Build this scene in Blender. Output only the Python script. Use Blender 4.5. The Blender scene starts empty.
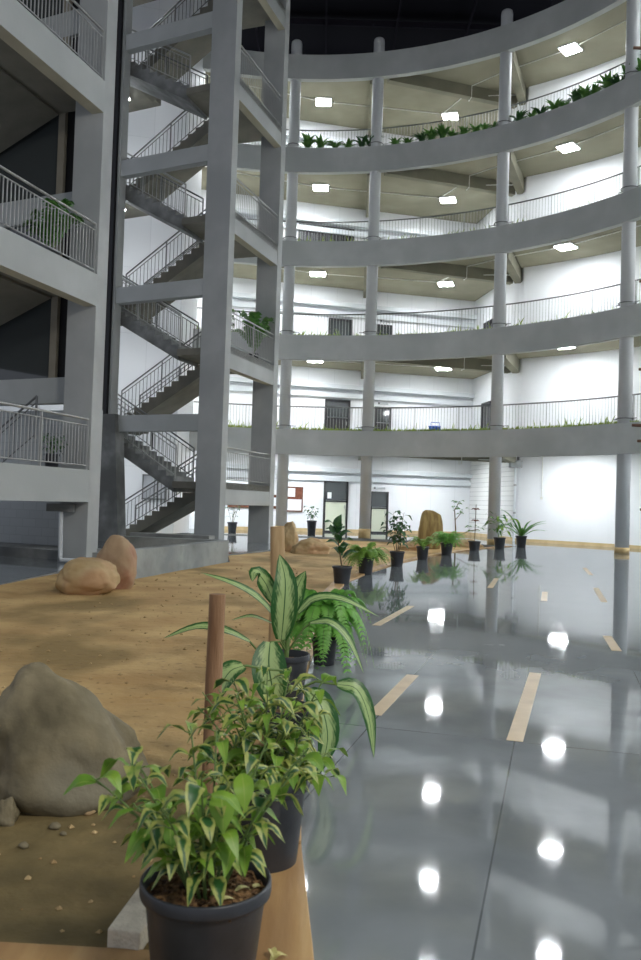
import bpy, math, random
from mathutils import Vector, Matrix, noise
R = math.radians
sc = bpy.context.scene
COL = sc.collection

# ------------------------------------------------------------------ materials
def nt(name):
    m = bpy.data.materials.new(name); m.use_nodes = True
    n = m.node_tree; b = n.nodes['Principled BSDF']
    return m, n, b
def plain(name, c, rough=.5, metal=0., spec=None, emit=None, strength=0):
    m, n, b = nt(name)
    b.inputs['Base Color'].default_value = (*c, 1); b.inputs['Roughness'].default_value = rough
    b.inputs['Metallic'].default_value = metal
    if spec is not None: b.inputs['Specular IOR Level'].default_value = spec
    if emit:
        b.inputs['Emission Color'].default_value = (*emit, 1); b.inputs['Emission Strength'].default_value = strength
    return m
def mottled(name, c1, c2, scale=2., rough=.7, bump=.2, detail=6, c3=None, scale3=.4, stretch=None, bscale=None, spec=None, lo=.35, hi=.65):
    """two-tone procedural noise surface with a fine bump"""
    m, n, b = nt(name); N = n.nodes; L = n.links
    tc = N.new('ShaderNodeTexCoord'); mp = N.new('ShaderNodeMapping')
    if stretch: mp.inputs['Scale'].default_value = stretch
    L.new(tc.outputs['Object'], mp.inputs['Vector'])
    no = N.new('ShaderNodeTexNoise'); no.inputs['Scale'].default_value = scale; no.inputs['Detail'].default_value = detail
    L.new(mp.outputs['Vector'], no.inputs['Vector'])
    cr = N.new('ShaderNodeValToRGB'); cr.color_ramp.elements[0].position = lo; cr.color_ramp.elements[1].position = hi
    cr.color_ramp.elements[0].color = (*c1, 1); cr.color_ramp.elements[1].color = (*c2, 1)
    L.new(no.outputs['Fac'], cr.inputs['Fac']); out = cr.outputs['Color']
    if c3:
        n3 = N.new('ShaderNodeTexNoise'); n3.inputs['Scale'].default_value = scale3; n3.inputs['Detail'].default_value = 3
        L.new(mp.outputs['Vector'], n3.inputs['Vector'])
        r3 = N.new('ShaderNodeValToRGB'); r3.color_ramp.elements[0].position = .45; r3.color_ramp.elements[1].position = .62
        L.new(n3.outputs['Fac'], r3.inputs['Fac'])
        mx = N.new('ShaderNodeMix'); mx.data_type = 'RGBA'
        L.new(r3.outputs['Color'], mx.inputs[0]); L.new(out, mx.inputs[6]); mx.inputs[7].default_value = (*c3, 1)
        out = mx.outputs[2]
    L.new(out, b.inputs['Base Color'])
    b.inputs['Roughness'].default_value = rough
    if spec is not None: b.inputs['Specular IOR Level'].default_value = spec
    if bump:
        nb = N.new('ShaderNodeTexNoise'); nb.inputs['Scale'].default_value = bscale or scale * 6; nb.inputs['Detail'].default_value = 8
        L.new(mp.outputs['Vector'], nb.inputs['Vector'])
        bp = N.new('ShaderNodeBump'); bp.inputs['Strength'].default_value = bump; bp.inputs['Distance'].default_value = .02
        L.new(nb.outputs['Fac'], bp.inputs['Height']); L.new(bp.outputs['Normal'], b.inputs['Normal'])
    return m
def brick_like(name, c1, c2, cm, w, h, mortar=.01, rough=.8, offset=.5, bump=.2):
    m, n, b = nt(name); N = n.nodes; L = n.links
    tc = N.new('ShaderNodeTexCoord'); sp = N.new('ShaderNodeSeparateXYZ'); cb = N.new('ShaderNodeCombineXYZ')
    L.new(tc.outputs['Object'], sp.inputs[0]); L.new(sp.outputs['X'], cb.inputs['X']); L.new(sp.outputs['Z'], cb.inputs['Y'])
    br = N.new('ShaderNodeTexBrick'); br.inputs['Scale'].default_value = 1; br.offset = offset
    br.inputs['Brick Width'].default_value = w; br.inputs['Row Height'].default_value = h; br.inputs['Mortar Size'].default_value = mortar
    br.inputs['Color1'].default_value = (*c1, 1); br.inputs['Color2'].default_value = (*c2, 1); br.inputs['Mortar'].default_value = (*cm, 1)
    L.new(cb.outputs[0], br.inputs['Vector']); L.new(br.outputs['Color'], b.inputs['Base Color'])
    b.inputs['Roughness'].default_value = rough
    bp = N.new('ShaderNodeBump'); bp.inputs['Strength'].default_value = bump; bp.inputs['Distance'].default_value = .01; bp.invert = True
    L.new(br.outputs['Fac'], bp.inputs['Height']); L.new(bp.outputs['Normal'], b.inputs['Normal'])
    return m

M = {}
M['paint'] = mottled('grey_painted_concrete', (.43, .455, .45), (.49, .515, .51), 1.2, .75, .12, c3=(.40, .425, .42), scale3=.35)
M['pillar'] = mottled('grey_painted_pillar', (.40, .42, .418), (.455, .475, .47), 1.5, .75, .15, c3=(.37, .39, .388), scale3=.5)
M['raw'] = mottled('raw_grey_concrete', (.17, .18, .178), (.27, .28, .275), 2.5, .85, .3, c3=(.13, .135, .13), scale3=.8)
M['kerbwall'] = mottled('damp_concrete', (.22, .245, .245), (.34, .36, .35), 2.2, .85, .3, c3=(.17, .185, .18), scale3=1.1)
M['soffit'] = mottled('soffit_concrete', (.255, .245, .175), (.31, .295, .215), .9, .85, .1, c3=(.22, .21, .15), scale3=.3)
M['beamdark'] = mottled('beam_concrete', (.17, .165, .12), (.22, .21, .155), 1., .85, .1)
M['clod'] = mottled('brown_clods', (.32, .21, .09), (.55, .40, .20), 5, .9, .3)
M['beige'] = mottled('bare_beam_underside', (.44, .42, .32), (.50, .48, .37), 1.5, .8, .1)
M['bouncefloor'] = mottled('pale_bounce_floor', (.50, .49, .45), (.58, .57, .53), 1.5, .35, .03)
M['stairsoffit'] = mottled('stair_concrete', (.17, .165, .135), (.23, .22, .18), 1.3, .85, .15)
M['wall'] = mottled('white_wall_paint', (.80, .82, .84), (.84, .86, .88), .7, .6, .03)
M['wall_panel'] = brick_like('white_panel_wall', (.80, .82, .84), (.83, .85, .87), (.68, .70, .72), 1.3, 2.6, .008, .6, 0, .1)
M['shutter'] = brick_like('white_louvre', (.74, .75, .74), (.78, .79, .77), (.5, .51, .5), 6, .22, .012, .6, 0, .3)
M['blockwall'] = brick_like('grey_blockwork', (.42, .445, .45), (.45, .475, .48), (.37, .39, .395), .4, .2, .008, .9)
M['skirt'] = mottled('tan_skirting', (.50, .36, .17), (.62, .47, .25), 3, .55, .05)
M['column'] = mottled('painted_round_column', (.52, .545, .56), (.56, .585, .60), .8, .45, .03)
M['collar'] = mottled('tan_column_base', (.50, .36, .16), (.58, .44, .22), 4, .5, .05)
M['rail'] = plain('galvanised_steel', (.42, .43, .42), .42, .6)
M['rail_dark'] = plain('dull_grey_rail', (.20, .21, .21), .5, .5)
M['rail_rust'] = plain('primer_brown_steel', (.13, .07, .045), .6, .3)
M['black'] = plain('black_metal', (.012, .013, .015), .5)
M['roof'] = plain('black_roof_sheet', (.008, .008, .012), .7, spec=.1)
M['purlin'] = plain('dark_purlin', (.022, .020, .028), .8, spec=.1)
M['doorcream'] = plain('cream_door_panel', (.62, .66, .52), .5)
M['doorframe'] = plain('dark_door_frame', (.018, .018, .02), .45)
M['paper'] = plain('paper', (.75, .78, .80), .8)
M['cork'] = mottled('brown_board', (.13, .04, .02), (.18, .06, .032), 9, .8, .1)
M['boardframe'] = plain('wood_board_frame', (.12, .05, .025), .5)
M['conduit'] = plain('white_conduit', (.75, .75, .70), .5)
M['housing'] = plain('white_light_housing', (.8, .8, .8), .5)
M['lamp'] = plain('lamp_panel', (1, 1, 1), .5, emit=(.93, .97, 1.0), strength=150)
M['pipe'] = plain('white_pvc_pipe', (.72, .76, .78), .4)
M['duct'] = plain('pale_duct', (.62, .66, .68), .45)
M['blue'] = plain('blue_plastic', (.03, .12, .5), .5)
M['sign'] = plain('grey_sign_plate', (.45, .47, .50), .5)
M['pot'] = mottled('black_plastic_pot', (.022, .025, .030), (.035, .038, .045), 8, .42, .04)
M['wood_post'] = mottled('weathered_post', (.20, .10, .045), (.36, .21, .11), 3, .8, .4, stretch=(6, 6, .6), c3=(.36, .22, .12), scale3=1.2)
M['trunkstake'] = mottled('pale_timber_post', (.38, .25, .12), (.52, .37, .2), 3, .8, .3, stretch=(5, 5, .6))
M['ply'] = mottled('plywood_plank', (.44, .26, .10), (.60, .40, .18), 1.4, .5, .1, stretch=(7, 1, 7), c3=(.33, .19, .08), scale3=.5)
M['tape'] = mottled('tan_inlay', (.55, .42, .24), (.66, .52, .32), 5, .35, .03)
M['block'] = mottled('concrete_block', (.60, .54, .42), (.76, .69, .55), 14, .9, .5)
M['bark_mulch'] = mottled('bark_mulch', (.05, .022, .010), (.30, .17, .07), 45, .95, 1.0, detail=3, bscale=60)
M['planter_soil'] = plain('planter_soil', (.07, .06, .035), .95)
M['stone_grey'] = mottled('weathered_boulder', (.125, .105, .058), (.28, .235, .14), 3.2, .85, 1.0, c3=(.19, .17, .115), scale3=2.2, bscale=9)
M['stone_tan'] = mottled('tan_boulder', (.40, .28, .13), (.54, .42, .24), 3, .85, .5, c3=(.44, .27, .14), scale3=1.6, bscale=9)
M['stone_pink'] = mottled('pinkish_boulder', (.33, .22, .13), (.45, .33, .2), 3, .85, .5, c3=(.36, .19, .12), scale3=1.9, bscale=9)
M['stone_brown'] = mottled('upright_stone', (.20, .13, .045), (.42, .31, .12), 2.2, .85, .6, stretch=(3, 3, .6), bscale=6)

def sand_mat():
    m, n, b = nt('damp_sand'); N = n.nodes; L = n.links
    tc = N.new('ShaderNodeTexCoord')
    def noi(s, d=6, st=None):
        x = N.new('ShaderNodeTexNoise'); x.inputs['Scale'].default_value = s; x.inputs['Detail'].default_value = d
        src = tc.outputs['Object']
        if st:
            mp = N.new('ShaderNodeMapping'); mp.inputs['Scale'].default_value = st; L.new(src, mp.inputs[0]); src = mp.outputs[0]
        L.new(src, x.inputs['Vector']); return x.outputs['Fac']
    def ramp(f, a, b_, ca, cb):
        r = N.new('ShaderNodeValToRGB'); r.color_ramp.elements[0].position = a; r.color_ramp.elements[1].position = b_
        r.color_ramp.elements[0].color = (*ca, 1); r.color_ramp.elements[1].color = (*cb, 1); L.new(f, r.inputs[0]); return r.outputs[0]
    def mix(f, a, b_):
        x = N.new('ShaderNodeMix'); x.data_type = 'RGBA'; L.new(f, x.inputs[0]); L.new(a, x.inputs[6])
        if isinstance(b_, tuple): x.inputs[7].default_value = (*b_, 1)
        else: L.new(b_, x.inputs[7])
        return x.outputs[2]
    base = ramp(noi(1.1, 8), .35, .68, (.42, .265, .105), (.60, .42, .19))
    base = mix(ramp(noi(.55, 4, (1, .6, 1)), .52, .62, (0, 0, 0), (1, 1, 1)), base, (.27, .185, .07))       # damp patches
    base = mix(ramp(noi(14, 5), .62, .70, (0, 0, 0), (.55, .55, .55)), base, (.17, .10, .045))              # clods
    # darker soil towards the near end of the bed
    sp = N.new('ShaderNodeSeparateXYZ'); L.new(tc.outputs['Object'], sp.inputs[0])
    ad = N.new('ShaderNodeMath'); ad.operation = 'MULTIPLY_ADD'; L.new(noi(1.3, 5), ad.inputs[0]); ad.inputs[1].default_value = 3.0
    L.new(sp.outputs['Y'], ad.inputs[2])
    near_dark = ramp(ad.outputs[0], .0, 1.0, (1, 1, 1), (0, 0, 0))
    mr = N.new('ShaderNodeMapRange'); mr.inputs['From Min'].default_value = 5.2; mr.inputs['From Max'].default_value = 6.8
    mr.inputs['To Min'].default_value = 1; mr.inputs['To Max'].default_value = 0; L.new(ad.outputs[0], mr.inputs['Value'])
    base = mix(mr.outputs[0], base, ramp(noi(3, 8), .35, .65, (.135, .105, .045), (.235, .175, .075)))
    L.new(base, b.inputs['Base Color'])
    b.inputs['Roughness'].default_value = .85; b.inputs['Specular IOR Level'].default_value = .3
    bp = N.new('ShaderNodeBump'); bp.inputs['Strength'].default_value = .6; bp.inputs['Distance'].default_value = .03
    L.new(noi(9, 10), bp.inputs['Height']); L.new(bp.outputs[0], b.inputs['Normal'])
    return m
M['sand'] = sand_mat()

def floor_mat():
    m, n, b = nt('polished_concrete'); N = n.nodes; L = n.links
    tc = N.new('ShaderNodeTexCoord')
    mp = N.new('ShaderNodeMapping'); mp.inputs['Rotation'].default_value = (0, 0, R(15.7)); L.new(tc.outputs['Object'], mp.inputs[0])
    def noi(s, d=6, dist=0):
        x = N.new('ShaderNodeTexNoise'); x.inputs['Scale'].default_value = s; x.inputs['Detail'].default_value = d
        x.inputs['Distortion'].default_value = dist; L.new(mp.outputs[0], x.inputs['Vector']); return x.outputs['Fac']
    r = N.new('ShaderNodeValToRGB'); r.color_ramp.elements[0].position = .3; r.color_ramp.elements[1].position = .7
    r.color_ramp.elements[0].color = (.17, .195, .207, 1); r.color_ramp.elements[1].color = (.27, .30, .317, 1)
    L.new(noi(1.5, 10, .3), r.inputs[0])
    # sawn joints
    br = N.new('ShaderNodeTexBrick'); br.offset = 0; br.inputs['Scale'].default_value = 1
    br.inputs['Brick Width'].default_value = .88; br.inputs['Row Height'].default_value = 4.3; br.inputs['Mortar Size'].default_value = .004
    mo = N.new('ShaderNodeMapping'); mo.inputs['Location'].default_value = (1.10, -.9, 0); L.new(mp.outputs[0], mo.inputs[0]); L.new(mo.outputs[0], br.inputs['Vector'])
    mx = N.new('ShaderNodeMix'); mx.data_type = 'RGBA'; L.new(br.outputs['Fac'], mx.inputs[0]); L.new(r.outputs[0], mx.inputs[6]); mx.inputs[7].default_value = (.105, .12, .125, 1)
    L.new(mx.outputs[2], b.inputs['Base Color'])
    rr = N.new('ShaderNodeMapRange'); rr.inputs['To Min'].default_value = .02; rr.inputs['To Max'].default_value = .065
    L.new(noi(1.6, 4, 0), rr.inputs['Value']); L.new(rr.outputs[0], b.inputs['Roughness'])
    b.inputs['IOR'].default_value = 1.6; b.inputs['Specular IOR Level'].default_value = .75
    bp = N.new('ShaderNodeBump'); bp.inputs['Strength'].default_value = .006; bp.inputs['Distance'].default_value = .02
    L.new(noi(3, 3), bp.inputs['Height']); L.new(bp.outputs[0], b.inputs['Normal'])
    return m
M['floor'] = floor_mat()

def leaf_mat(name, edge, mid, spot, pattern='plain', rough=.42, trans=.25):
    """UV.x runs across the blade (0..1), UV.y along it; colour regions belong to the leaf itself"""
    m, n, b = nt(name); N = n.nodes; L = n.links
    uv = N.new('ShaderNodeUVMap'); uv.uv_map = 'UVMap'; sp = N.new('ShaderNodeSeparateXYZ'); L.new(uv.outputs[0], sp.inputs[0])
    no = N.new('ShaderNodeTexNoise'); no.inputs['Detail'].default_value = 4
    no.inputs['Scale'].default_value = {'plain': 4, 'dumb': 9, 'varieg': 2.2}[pattern]
    tc = N.new('ShaderNodeTexCoord')
    if pattern == 'varieg': no.inputs['Scale'].default_value = 22; L.new(tc.outputs['Object'], no.inputs['Vector'])
    elif pattern == 'plain': no.inputs['Scale'].default_value = 9; L.new(tc.outputs['Object'], no.inputs['Vector'])
    else: L.new(uv.outputs[0], no.inputs['Vector'])
    def math_(op, a, bb=None, c=None):
        x = N.new('ShaderNodeMath'); x.operation = op
        for i, v in enumerate((a, bb, c)):
            if v is None: continue
            if isinstance(v, (int, float)): x.inputs[i].default_value = v
            else: L.new(v, x.inputs[i])
        return x.outputs[0]
    d = math_('ABSOLUTE', math_('SUBTRACT', sp.outputs['X'], .5))          # 0 midrib .. .5 edge
    def mixc(f, a, c):
        x = N.new('ShaderNodeMix'); x.data_type = 'RGBA'; L.new(f, x.inputs[0])
        for i, v in ((6, a), (7, c)):
            if isinstance(v, tuple): x.inputs[i].default_value = (*v, 1)
            else: L.new(v, x.inputs[i])
        return x.outputs[2]
    def mr(v, a, c):
        x = N.new('ShaderNodeMapRange'); x.inputs['From Min'].default_value = a; x.inputs['From Max'].default_value = c; L.new(v, x.inputs[0]); return x.outputs[0]
    if pattern == 'dumb':
        # pale herringbone centre that fades between side veins, dark margin
        w = N.new('ShaderNodeMath'); w.operation = 'SINE'
        L.new(math_('MULTIPLY', math_('SUBTRACT', sp.outputs['Y'], math_('MULTIPLY', d, .7)), 85.), w.inputs[0])
        k = math_('ADD', math_('MULTIPLY', w.outputs[0], .03), math_('MULTIPLY', math_('SUBTRACT', no.outputs['Fac'], .5), .5))
        e = math_('ADD', d, k)
        col = mixc(mr(e, .17, .36), mid, edge)
        col = mixc(mr(d, .012, .03), edge, col)
    elif pattern == 'varieg':
        e = math_('ADD', math_('MULTIPLY', d, 1.0), math_('MULTIPLY', math_('SUBTRACT', no.outputs['Fac'], .5), 1.3))
        col = mixc(mr(e, .12, .24), mid, edge)
        col = mixc(mr(no.outputs['Fac'], .56, .66), col, spot)
    else:
        col = mixc(mr(no.outputs['Fac'], .38, .62), edge, mid)
        col = mixc(mr(d, .01, .04), spot, col)
    L.new(col, b.inputs['Base Color']); b.inputs['Roughness'].default_value = rough
    tr = N.new('ShaderNodeBsdfTranslucent'); L.new(col, tr.inputs['Color'])
    ms = N.new('ShaderNodeMixShader'); ms.inputs[0].default_value = trans
    L.new(b.outputs[0], ms.inputs[1]); L.new(tr.outputs[0], ms.inputs[2]); L.new(ms.outputs[0], n.nodes['Material Output'].inputs['Surface'])
    return m
M['leaf_var'] = leaf_mat('variegated_leaf', (.42, .46, .12), (.035, .12, .03), (.19, .32, .05), 'varieg')
M['leaf_lime'] = leaf_mat('lime_leaf', (.15, .31, .035), (.25, .42, .05), (.34, .46, .10))
M['leaf_dumb'] = leaf_mat('cream_centred_leaf', (.028, .12, .025), (.43, .58, .24), (.05, .2, .04), 'dumb', .38)
M['leaf_fern'] = leaf_mat('fern_leaf', (.12, .36, .05), (.24, .54, .10), (.16, .42, .06))
M['leaf_fernl'] = leaf_mat('pale_fern_leaf', (.16, .34, .05), (.28, .46, .08), (.2, .4, .06))
M['leaf_dark'] = leaf_mat('dark_leaf', (.02, .075, .025), (.045, .13, .035), (.04, .12, .03))
M['leaf_mid'] = leaf_mat('mid_green_leaf', (.05, .17, .035), (.11, .27, .05), (.1, .25, .05))
M['grass'] = leaf_mat('grass_blade', (.20, .30, .05), (.32, .42, .08), (.28, .38, .07))
M['leaf_yel'] = leaf_mat('fallen_leaf', (.62, .58, .22), (.7, .66, .32), (.5, .45, .15))
M['stem'] = plain('green_stem', (.13, .21, .055), .6)
M['stem_br'] = plain('brown_stem', (.14, .10, .05), .8)
M['glass'] = plain('dark_glass', (.055, .063, .065), .06, spec=.9)
M['mull'] = mottled('beige_mullion', (.24, .22, .17), (.29, .265, .21), 3, .7, .05)
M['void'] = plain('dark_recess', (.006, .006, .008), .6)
M['landing'] = mottled('landing_top', (.22, .23, .23), (.30, .31, .31), 2, .6, .1)

# ------------------------------------------------------------------ mesh builder
class MB:
    def __init__(s): s.v = []; s.f = []; s.uv = {}; s.sm = []; s.mi = []
    def add(s, vs, fs, smooth=False, uvs=None, mi=0):
        o = len(s.v); s.v += [tuple(v) for v in vs]
        for f in fs:
            if uvs: s.uv[len(s.f)] = [uvs[i] for i in f]
            s.f.append([i + o for i in f]); s.sm.append(smooth); s.mi.append(mi)
        return s
    def prism(s, pts, z0, z1, mi=0, mib=None):
        """polygon footprint (counter-clockwise) extruded; z may be numbers or per-point lists"""
        n = len(pts)
        a = sum(pts[i][0] * pts[(i+1) % n][1] - pts[(i+1) % n][0] * pts[i][1] for i in range(n))
        if a < 0: pts = pts[::-1]; z0 = z0[::-1] if isinstance(z0, (list, tuple)) else z0; z1 = z1[::-1] if isinstance(z1, (list, tuple)) else z1
        zb = z0 if isinstance(z0, (list, tuple)) else [z0] * n; zt = z1 if isinstance(z1, (list, tuple)) else [z1] * n
        vs = [(p[0], p[1], zb[i]) for i, p in enumerate(pts)] + [(p[0], p[1], zt[i]) for i, p in enumerate(pts)]
        fs = [list(range(n))[::-1], list(range(n, 2*n))] + [[i, (i+1) % n, n + (i+1) % n, n + i] for i in range(n)]
        if mib is not None: return s.add(vs, [fs[0]], mi=mib).add(vs, fs[1:], mi=mi)
        return s.add(vs, fs, mi=mi)
    def box(s, c, d, rot=0., mi=0):
        x, y = d[0]/2, d[1]/2; ca, sa = math.cos(rot), math.sin(rot)
        pts = [(c[0] + a*ca - b*sa, c[1] + a*sa + b*ca) for a, b in ((-x, -y), (x, -y), (x, y), (-x, y))]
        return s.prism(pts, c[2] - d[2]/2, c[2] + d[2]/2, mi)
    def bar(s, a, b, w, h, up=(0, 0, 1)):
        """straight rectangular bar from a to b"""
        a = Vector(a); b = Vector(b); t = (b - a).normalized(); up = Vector(up)
        if abs(t.dot(up)) > .95: up = Vector((1, 0, 0))
        sd = t.cross(up).normalized() * w/2; u = sd.normalized().cross(t).normalized() * h/2
        vs = [p + i*sd + j*u for p in (a, b) for i, j in ((-1, -1), (1, -1), (1, 1), (-1, 1))]
        return s.add(vs, [[3, 2, 1, 0], [4, 5, 6, 7], [0, 1, 5, 4], [1, 2, 6, 5], [2, 3, 7, 6], [3, 0, 4, 7]])
    def tube(s, path, r, n=8, cap=True):
        path = [Vector(p) for p in path]; rs = r if isinstance(r, (list, tuple)) else [r] * len(path)
        vs = []; ref = None
        for i, p in enumerate(path):
            t = (path[min(i+1, len(path)-1)] - path[max(i-1, 0)]).normalized()
            if ref is None: ref = Vector((0, 0, 1)) if abs(t.z) < .9 else Vector((1, 0, 0))
            a = t.cross(ref).normalized(); b_ = a.cross(t).normalized(); ref = b_
            vs += [p + (a*math.cos(2*math.pi*k/n) + b_*math.sin(2*math.pi*k/n)) * rs[i] for k in range(n)]
        fs = [[i*n + k, i*n + (k+1) % n, (i+1)*n + (k+1) % n, (i+1)*n + k] for i in range(len(path)-1) for k in range(n)]
        s.add(vs, fs, True)
        if cap: s.add(vs[:n], [list(range(n))[::-1]]); s.add(vs[-n:], [list(range(n))])
        return s
    def lathe(s, prof, n=32, c=(0, 0, 0)):
        vs = [(c[0] + r*math.cos(2*math.pi*k/n), c[1] + r*math.sin(2*math.pi*k/n), c[2] + z) for r, z in prof for k in range(n)]
        fs = [[i*n + k, i*n + (k+1) % n, (i+1)*n + (k+1) % n, (i+1)*n + k] for i in range(len(prof)-1) for k in range(n)]
        return s.add(vs, fs, True)
    def leaf(s, path, width, nrm=(0, 0, 1), fold=.15, prof=None, wave=0., mi=0):
        """leaf blade along a path; prof(t) gives relative half width"""
        path = [Vector(p) for p in path]
        prof = prof or (lambda t: math.sin(math.pi * min(1, t*.97 + .03)**.75))
        # resample with Catmull-Rom
        n = len(path)
        if n == 2: pts = [path[0].lerp(path[1], i/4) for i in range(5)]
        else:
            pts = []
            P = [path[0]*2 - path[1]] + path + [path[-1]*2 - path[-2]]
            for i in range(1, n):
                for k in range(4):
                    t = k/4
                    a, b_, c, d = P[i-1], P[i], P[i+1], P[i+2]
                    pts.append(.5*((2*b_) + (c-a)*t + (2*a-5*b_+4*c-d)*t*t + (3*b_-a-3*c+d)*t**3))
            pts.append(path[-1])
        m = len(pts); vs = []; uvs = []
        nv = Vector(nrm)
        for i, p in enumerate(pts):
            t = i/(m-1); tg = (pts[min(i+1, m-1)] - pts[max(i-1, 0)]).normalized()
            sd = tg.cross(nv)
            if sd.length < .05: sd = tg.cross(Vector((.3, 1, .1)))
            sd.normalize(); up = sd.cross(tg).normalized()
            w = width/2 * prof(t)
            for q in (-1, -.5, 0, .5, 1):
                vs.append(p + sd*(w*q) + up*(fold*w*abs(q) + wave*w*math.sin(t*14 + q)*abs(q))); uvs.append(((q+1)/2, t))
        fs = [[i*5 + k, i*5 + k + 1, (i+1)*5 + k + 1, (i+1)*5 + k] for i in range(m-1) for k in range(4)]
        return s.add(vs, fs, True, uvs, mi)
    def build(s, name, mat, parent=None, kind=None, bevel=0, origin=None):
        me = bpy.data.meshes.new(name)
        vs = s.v
        if origin is None and parent is None and vs:
            xs = [v[0] for v in vs]; ys = [v[1] for v in vs]; zs = [v[2] for v in vs]
            origin = None
        if origin: vs = [(v[0]-origin[0], v[1]-origin[1], v[2]-origin[2]) for v in vs]
        me.from_pydata(vs, [], s.f)
        if s.uv:
            ul = me.uv_layers.new(name='UVMap')
            for pi, u in s.uv.items():
                ls = me.polygons[pi].loop_start
                for k, c in enumerate(u): ul.data[ls + k].uv = c
        me.polygons.foreach_set('use_smooth', s.sm)
        mats = mat if isinstance(mat, (list, tuple)) else [mat]
        for mm in mats: me.materials.append(mm)
        me.polygons.foreach_set('material_index', s.mi)
        me.update()
        o = bpy.data.objects.new(name, me); COL.objects.link(o)
        if origin: o.location = origin
        if parent: o.parent = parent
        if kind: o['kind'] = kind
        if bevel:
            b = o.modifiers.new('bevel', 'BEVEL'); b.width = bevel; b.segments = 2; b.limit_method = 'ANGLE'; b.angle_limit = R(40)
        return o
def tag(o, label, cat, group=None, kind=None):
    o['label'] = label; o['category'] = cat
    if group: o['group'] = group
    if kind: o['kind'] = kind
    return o
def thing(name, loc, label, cat, group=None, rz=0.):
    o = bpy.data.objects.new(name, None); o.empty_display_size = .2; COL.objects.link(o)
    o.location = loc; o.rotation_euler.z = rz
    return tag(o, label, cat, group)
def struct(name, mb, mat, bevel=0):
    o = mb.build(name, mat, kind='structure', bevel=bevel); return o
V = Vector
ORD = ['ground', 'first', 'second', 'third', 'fourth', 'fifth']

# ------------------------------------------------------------------ plan geometry
OX, OY, RC = -1.37, 22.32, 13.62           # centre and radius of the column ring
def ring(r, az): a = R(az); return (OX + r*math.sin(a), OY + r*math.cos(a))
AZ0, AZ1 = -44, 92
def arc(r, a0, a1, step=2.):
    n = max(1, int(round((a1-a0)/step))); return [ring(r, a0 + (a1-a0)*i/n) for i in range(n+1)]
XS = ring(RC, 90)[0]                        # the straight wing continues towards the viewer at this x
WL0, WL1, WP = (-4.5, 40.0), (7.6, 43.2), (8.55, 37.5)
WALLR = 17.6
wall_line = [(-13.5, 37.6), WL0, WL1, WP] + arc(WALLR, 34.5, 92)[0:] + [(ring(WALLR, 92)[0], 2.)]

def arc_prism(mb, r0, r1, a0, a1, z0, z1, step=2., tail=False):
    n = max(1, int(round((a1-a0)/step)))
    inn = [ring(r0, a0 + (a1-a0)*i/n) for i in range(n+1)]; out = [ring(r1, a0 + (a1-a0)*i/n) for i in range(n+1)]
    if tail: inn.append((inn[-1][0], 2.)); out.append((out[-1][0], 2.)); n += 1
    vs = [(p[0], p[1], z) for z in (z0, z1) for p in inn] + [(p[0], p[1], z) for z in (z0, z1) for p in out]
    k = n+1; fs = []
    for i in range(n):
        fs += [[i, k+i, k+i+1, i+1], [2*k+i, 2*k+i+1, 3*k+i+1, 3*k+i], [k+i, 3*k+i, 3*k+i+1, k+i+1], [i, i+1, 2*k+i+1, 2*k+i]]
    fs += [[0, 2*k, 3*k, k], [n, k+n, 3*k+n, 2*k+n]]
    return mb.add(vs, fs)

# ------------------------------------------------------------------ ground: sand bed and polished floor
edge = [(.14, 1.2), (.06, 2.0), (.02, 2.66), (-.03, 3.4), (-.07, 5.0), (-.07, 6.6), (0., 8.2), (.10, 10.4), (.22, 12.2), (.50, 14.9), (1.10, 17.5), (1.95, 20.4), (2.90, 23.0),
        (4.0, 25.8), (5.4, 28.7), (6.5, 30.6), (7.2, 31.6)]
kerb_far = [ring(12.95, a) for a in range(46, -46, -3)]
floor_poly = edge + [kerb_far[0]] + kerb_far[1:] + [(-14, 38.5), (-5, 41), (7.8, 44), (9.2, 38.)] + [ring(18.2, a) for a in range(36, 92, 6)] + [(17, 20), (17, -6), (.5, -6), (.14, 1.2)]
b = MB(); 
import bmesh
def flat_poly(pts, z0, z1, name, mat):
    bm = bmesh.new(); vs = [bm.verts.new((p[0], p[1], z1)) for p in pts]
    f = bm.faces.new(vs); r = bmesh.ops.extrude_face_region(bm, geom=[f])
    for e in r['geom']:
        if isinstance(e, bmesh.types.BMVert): e.co.z = z0
    bmesh.ops.recalc_face_normals(bm, faces=bm.faces); bmesh.ops.triangulate(bm, faces=[f for f in bm.faces if len(f.verts) > 4])
    me = bpy.data.meshes.new(name); bm.to_mesh(me); bm.free(); me.materials.append(mat)
    o = bpy.data.objects.new(name, me); COL.objects.link(o); return o
floor_pts = []
for p in floor_poly:
    if not floor_pts or (abs(p[0]-floor_pts[-1][0]) + abs(p[1]-floor_pts[-1][1])) > .02: floor_pts.append(p)
if floor_pts[0] == floor_pts[-1]: floor_pts.pop()
fl = flat_poly(floor_pts, -.16, 0, 'floor', M['floor']); fl['kind'] = 'structure'

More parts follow.
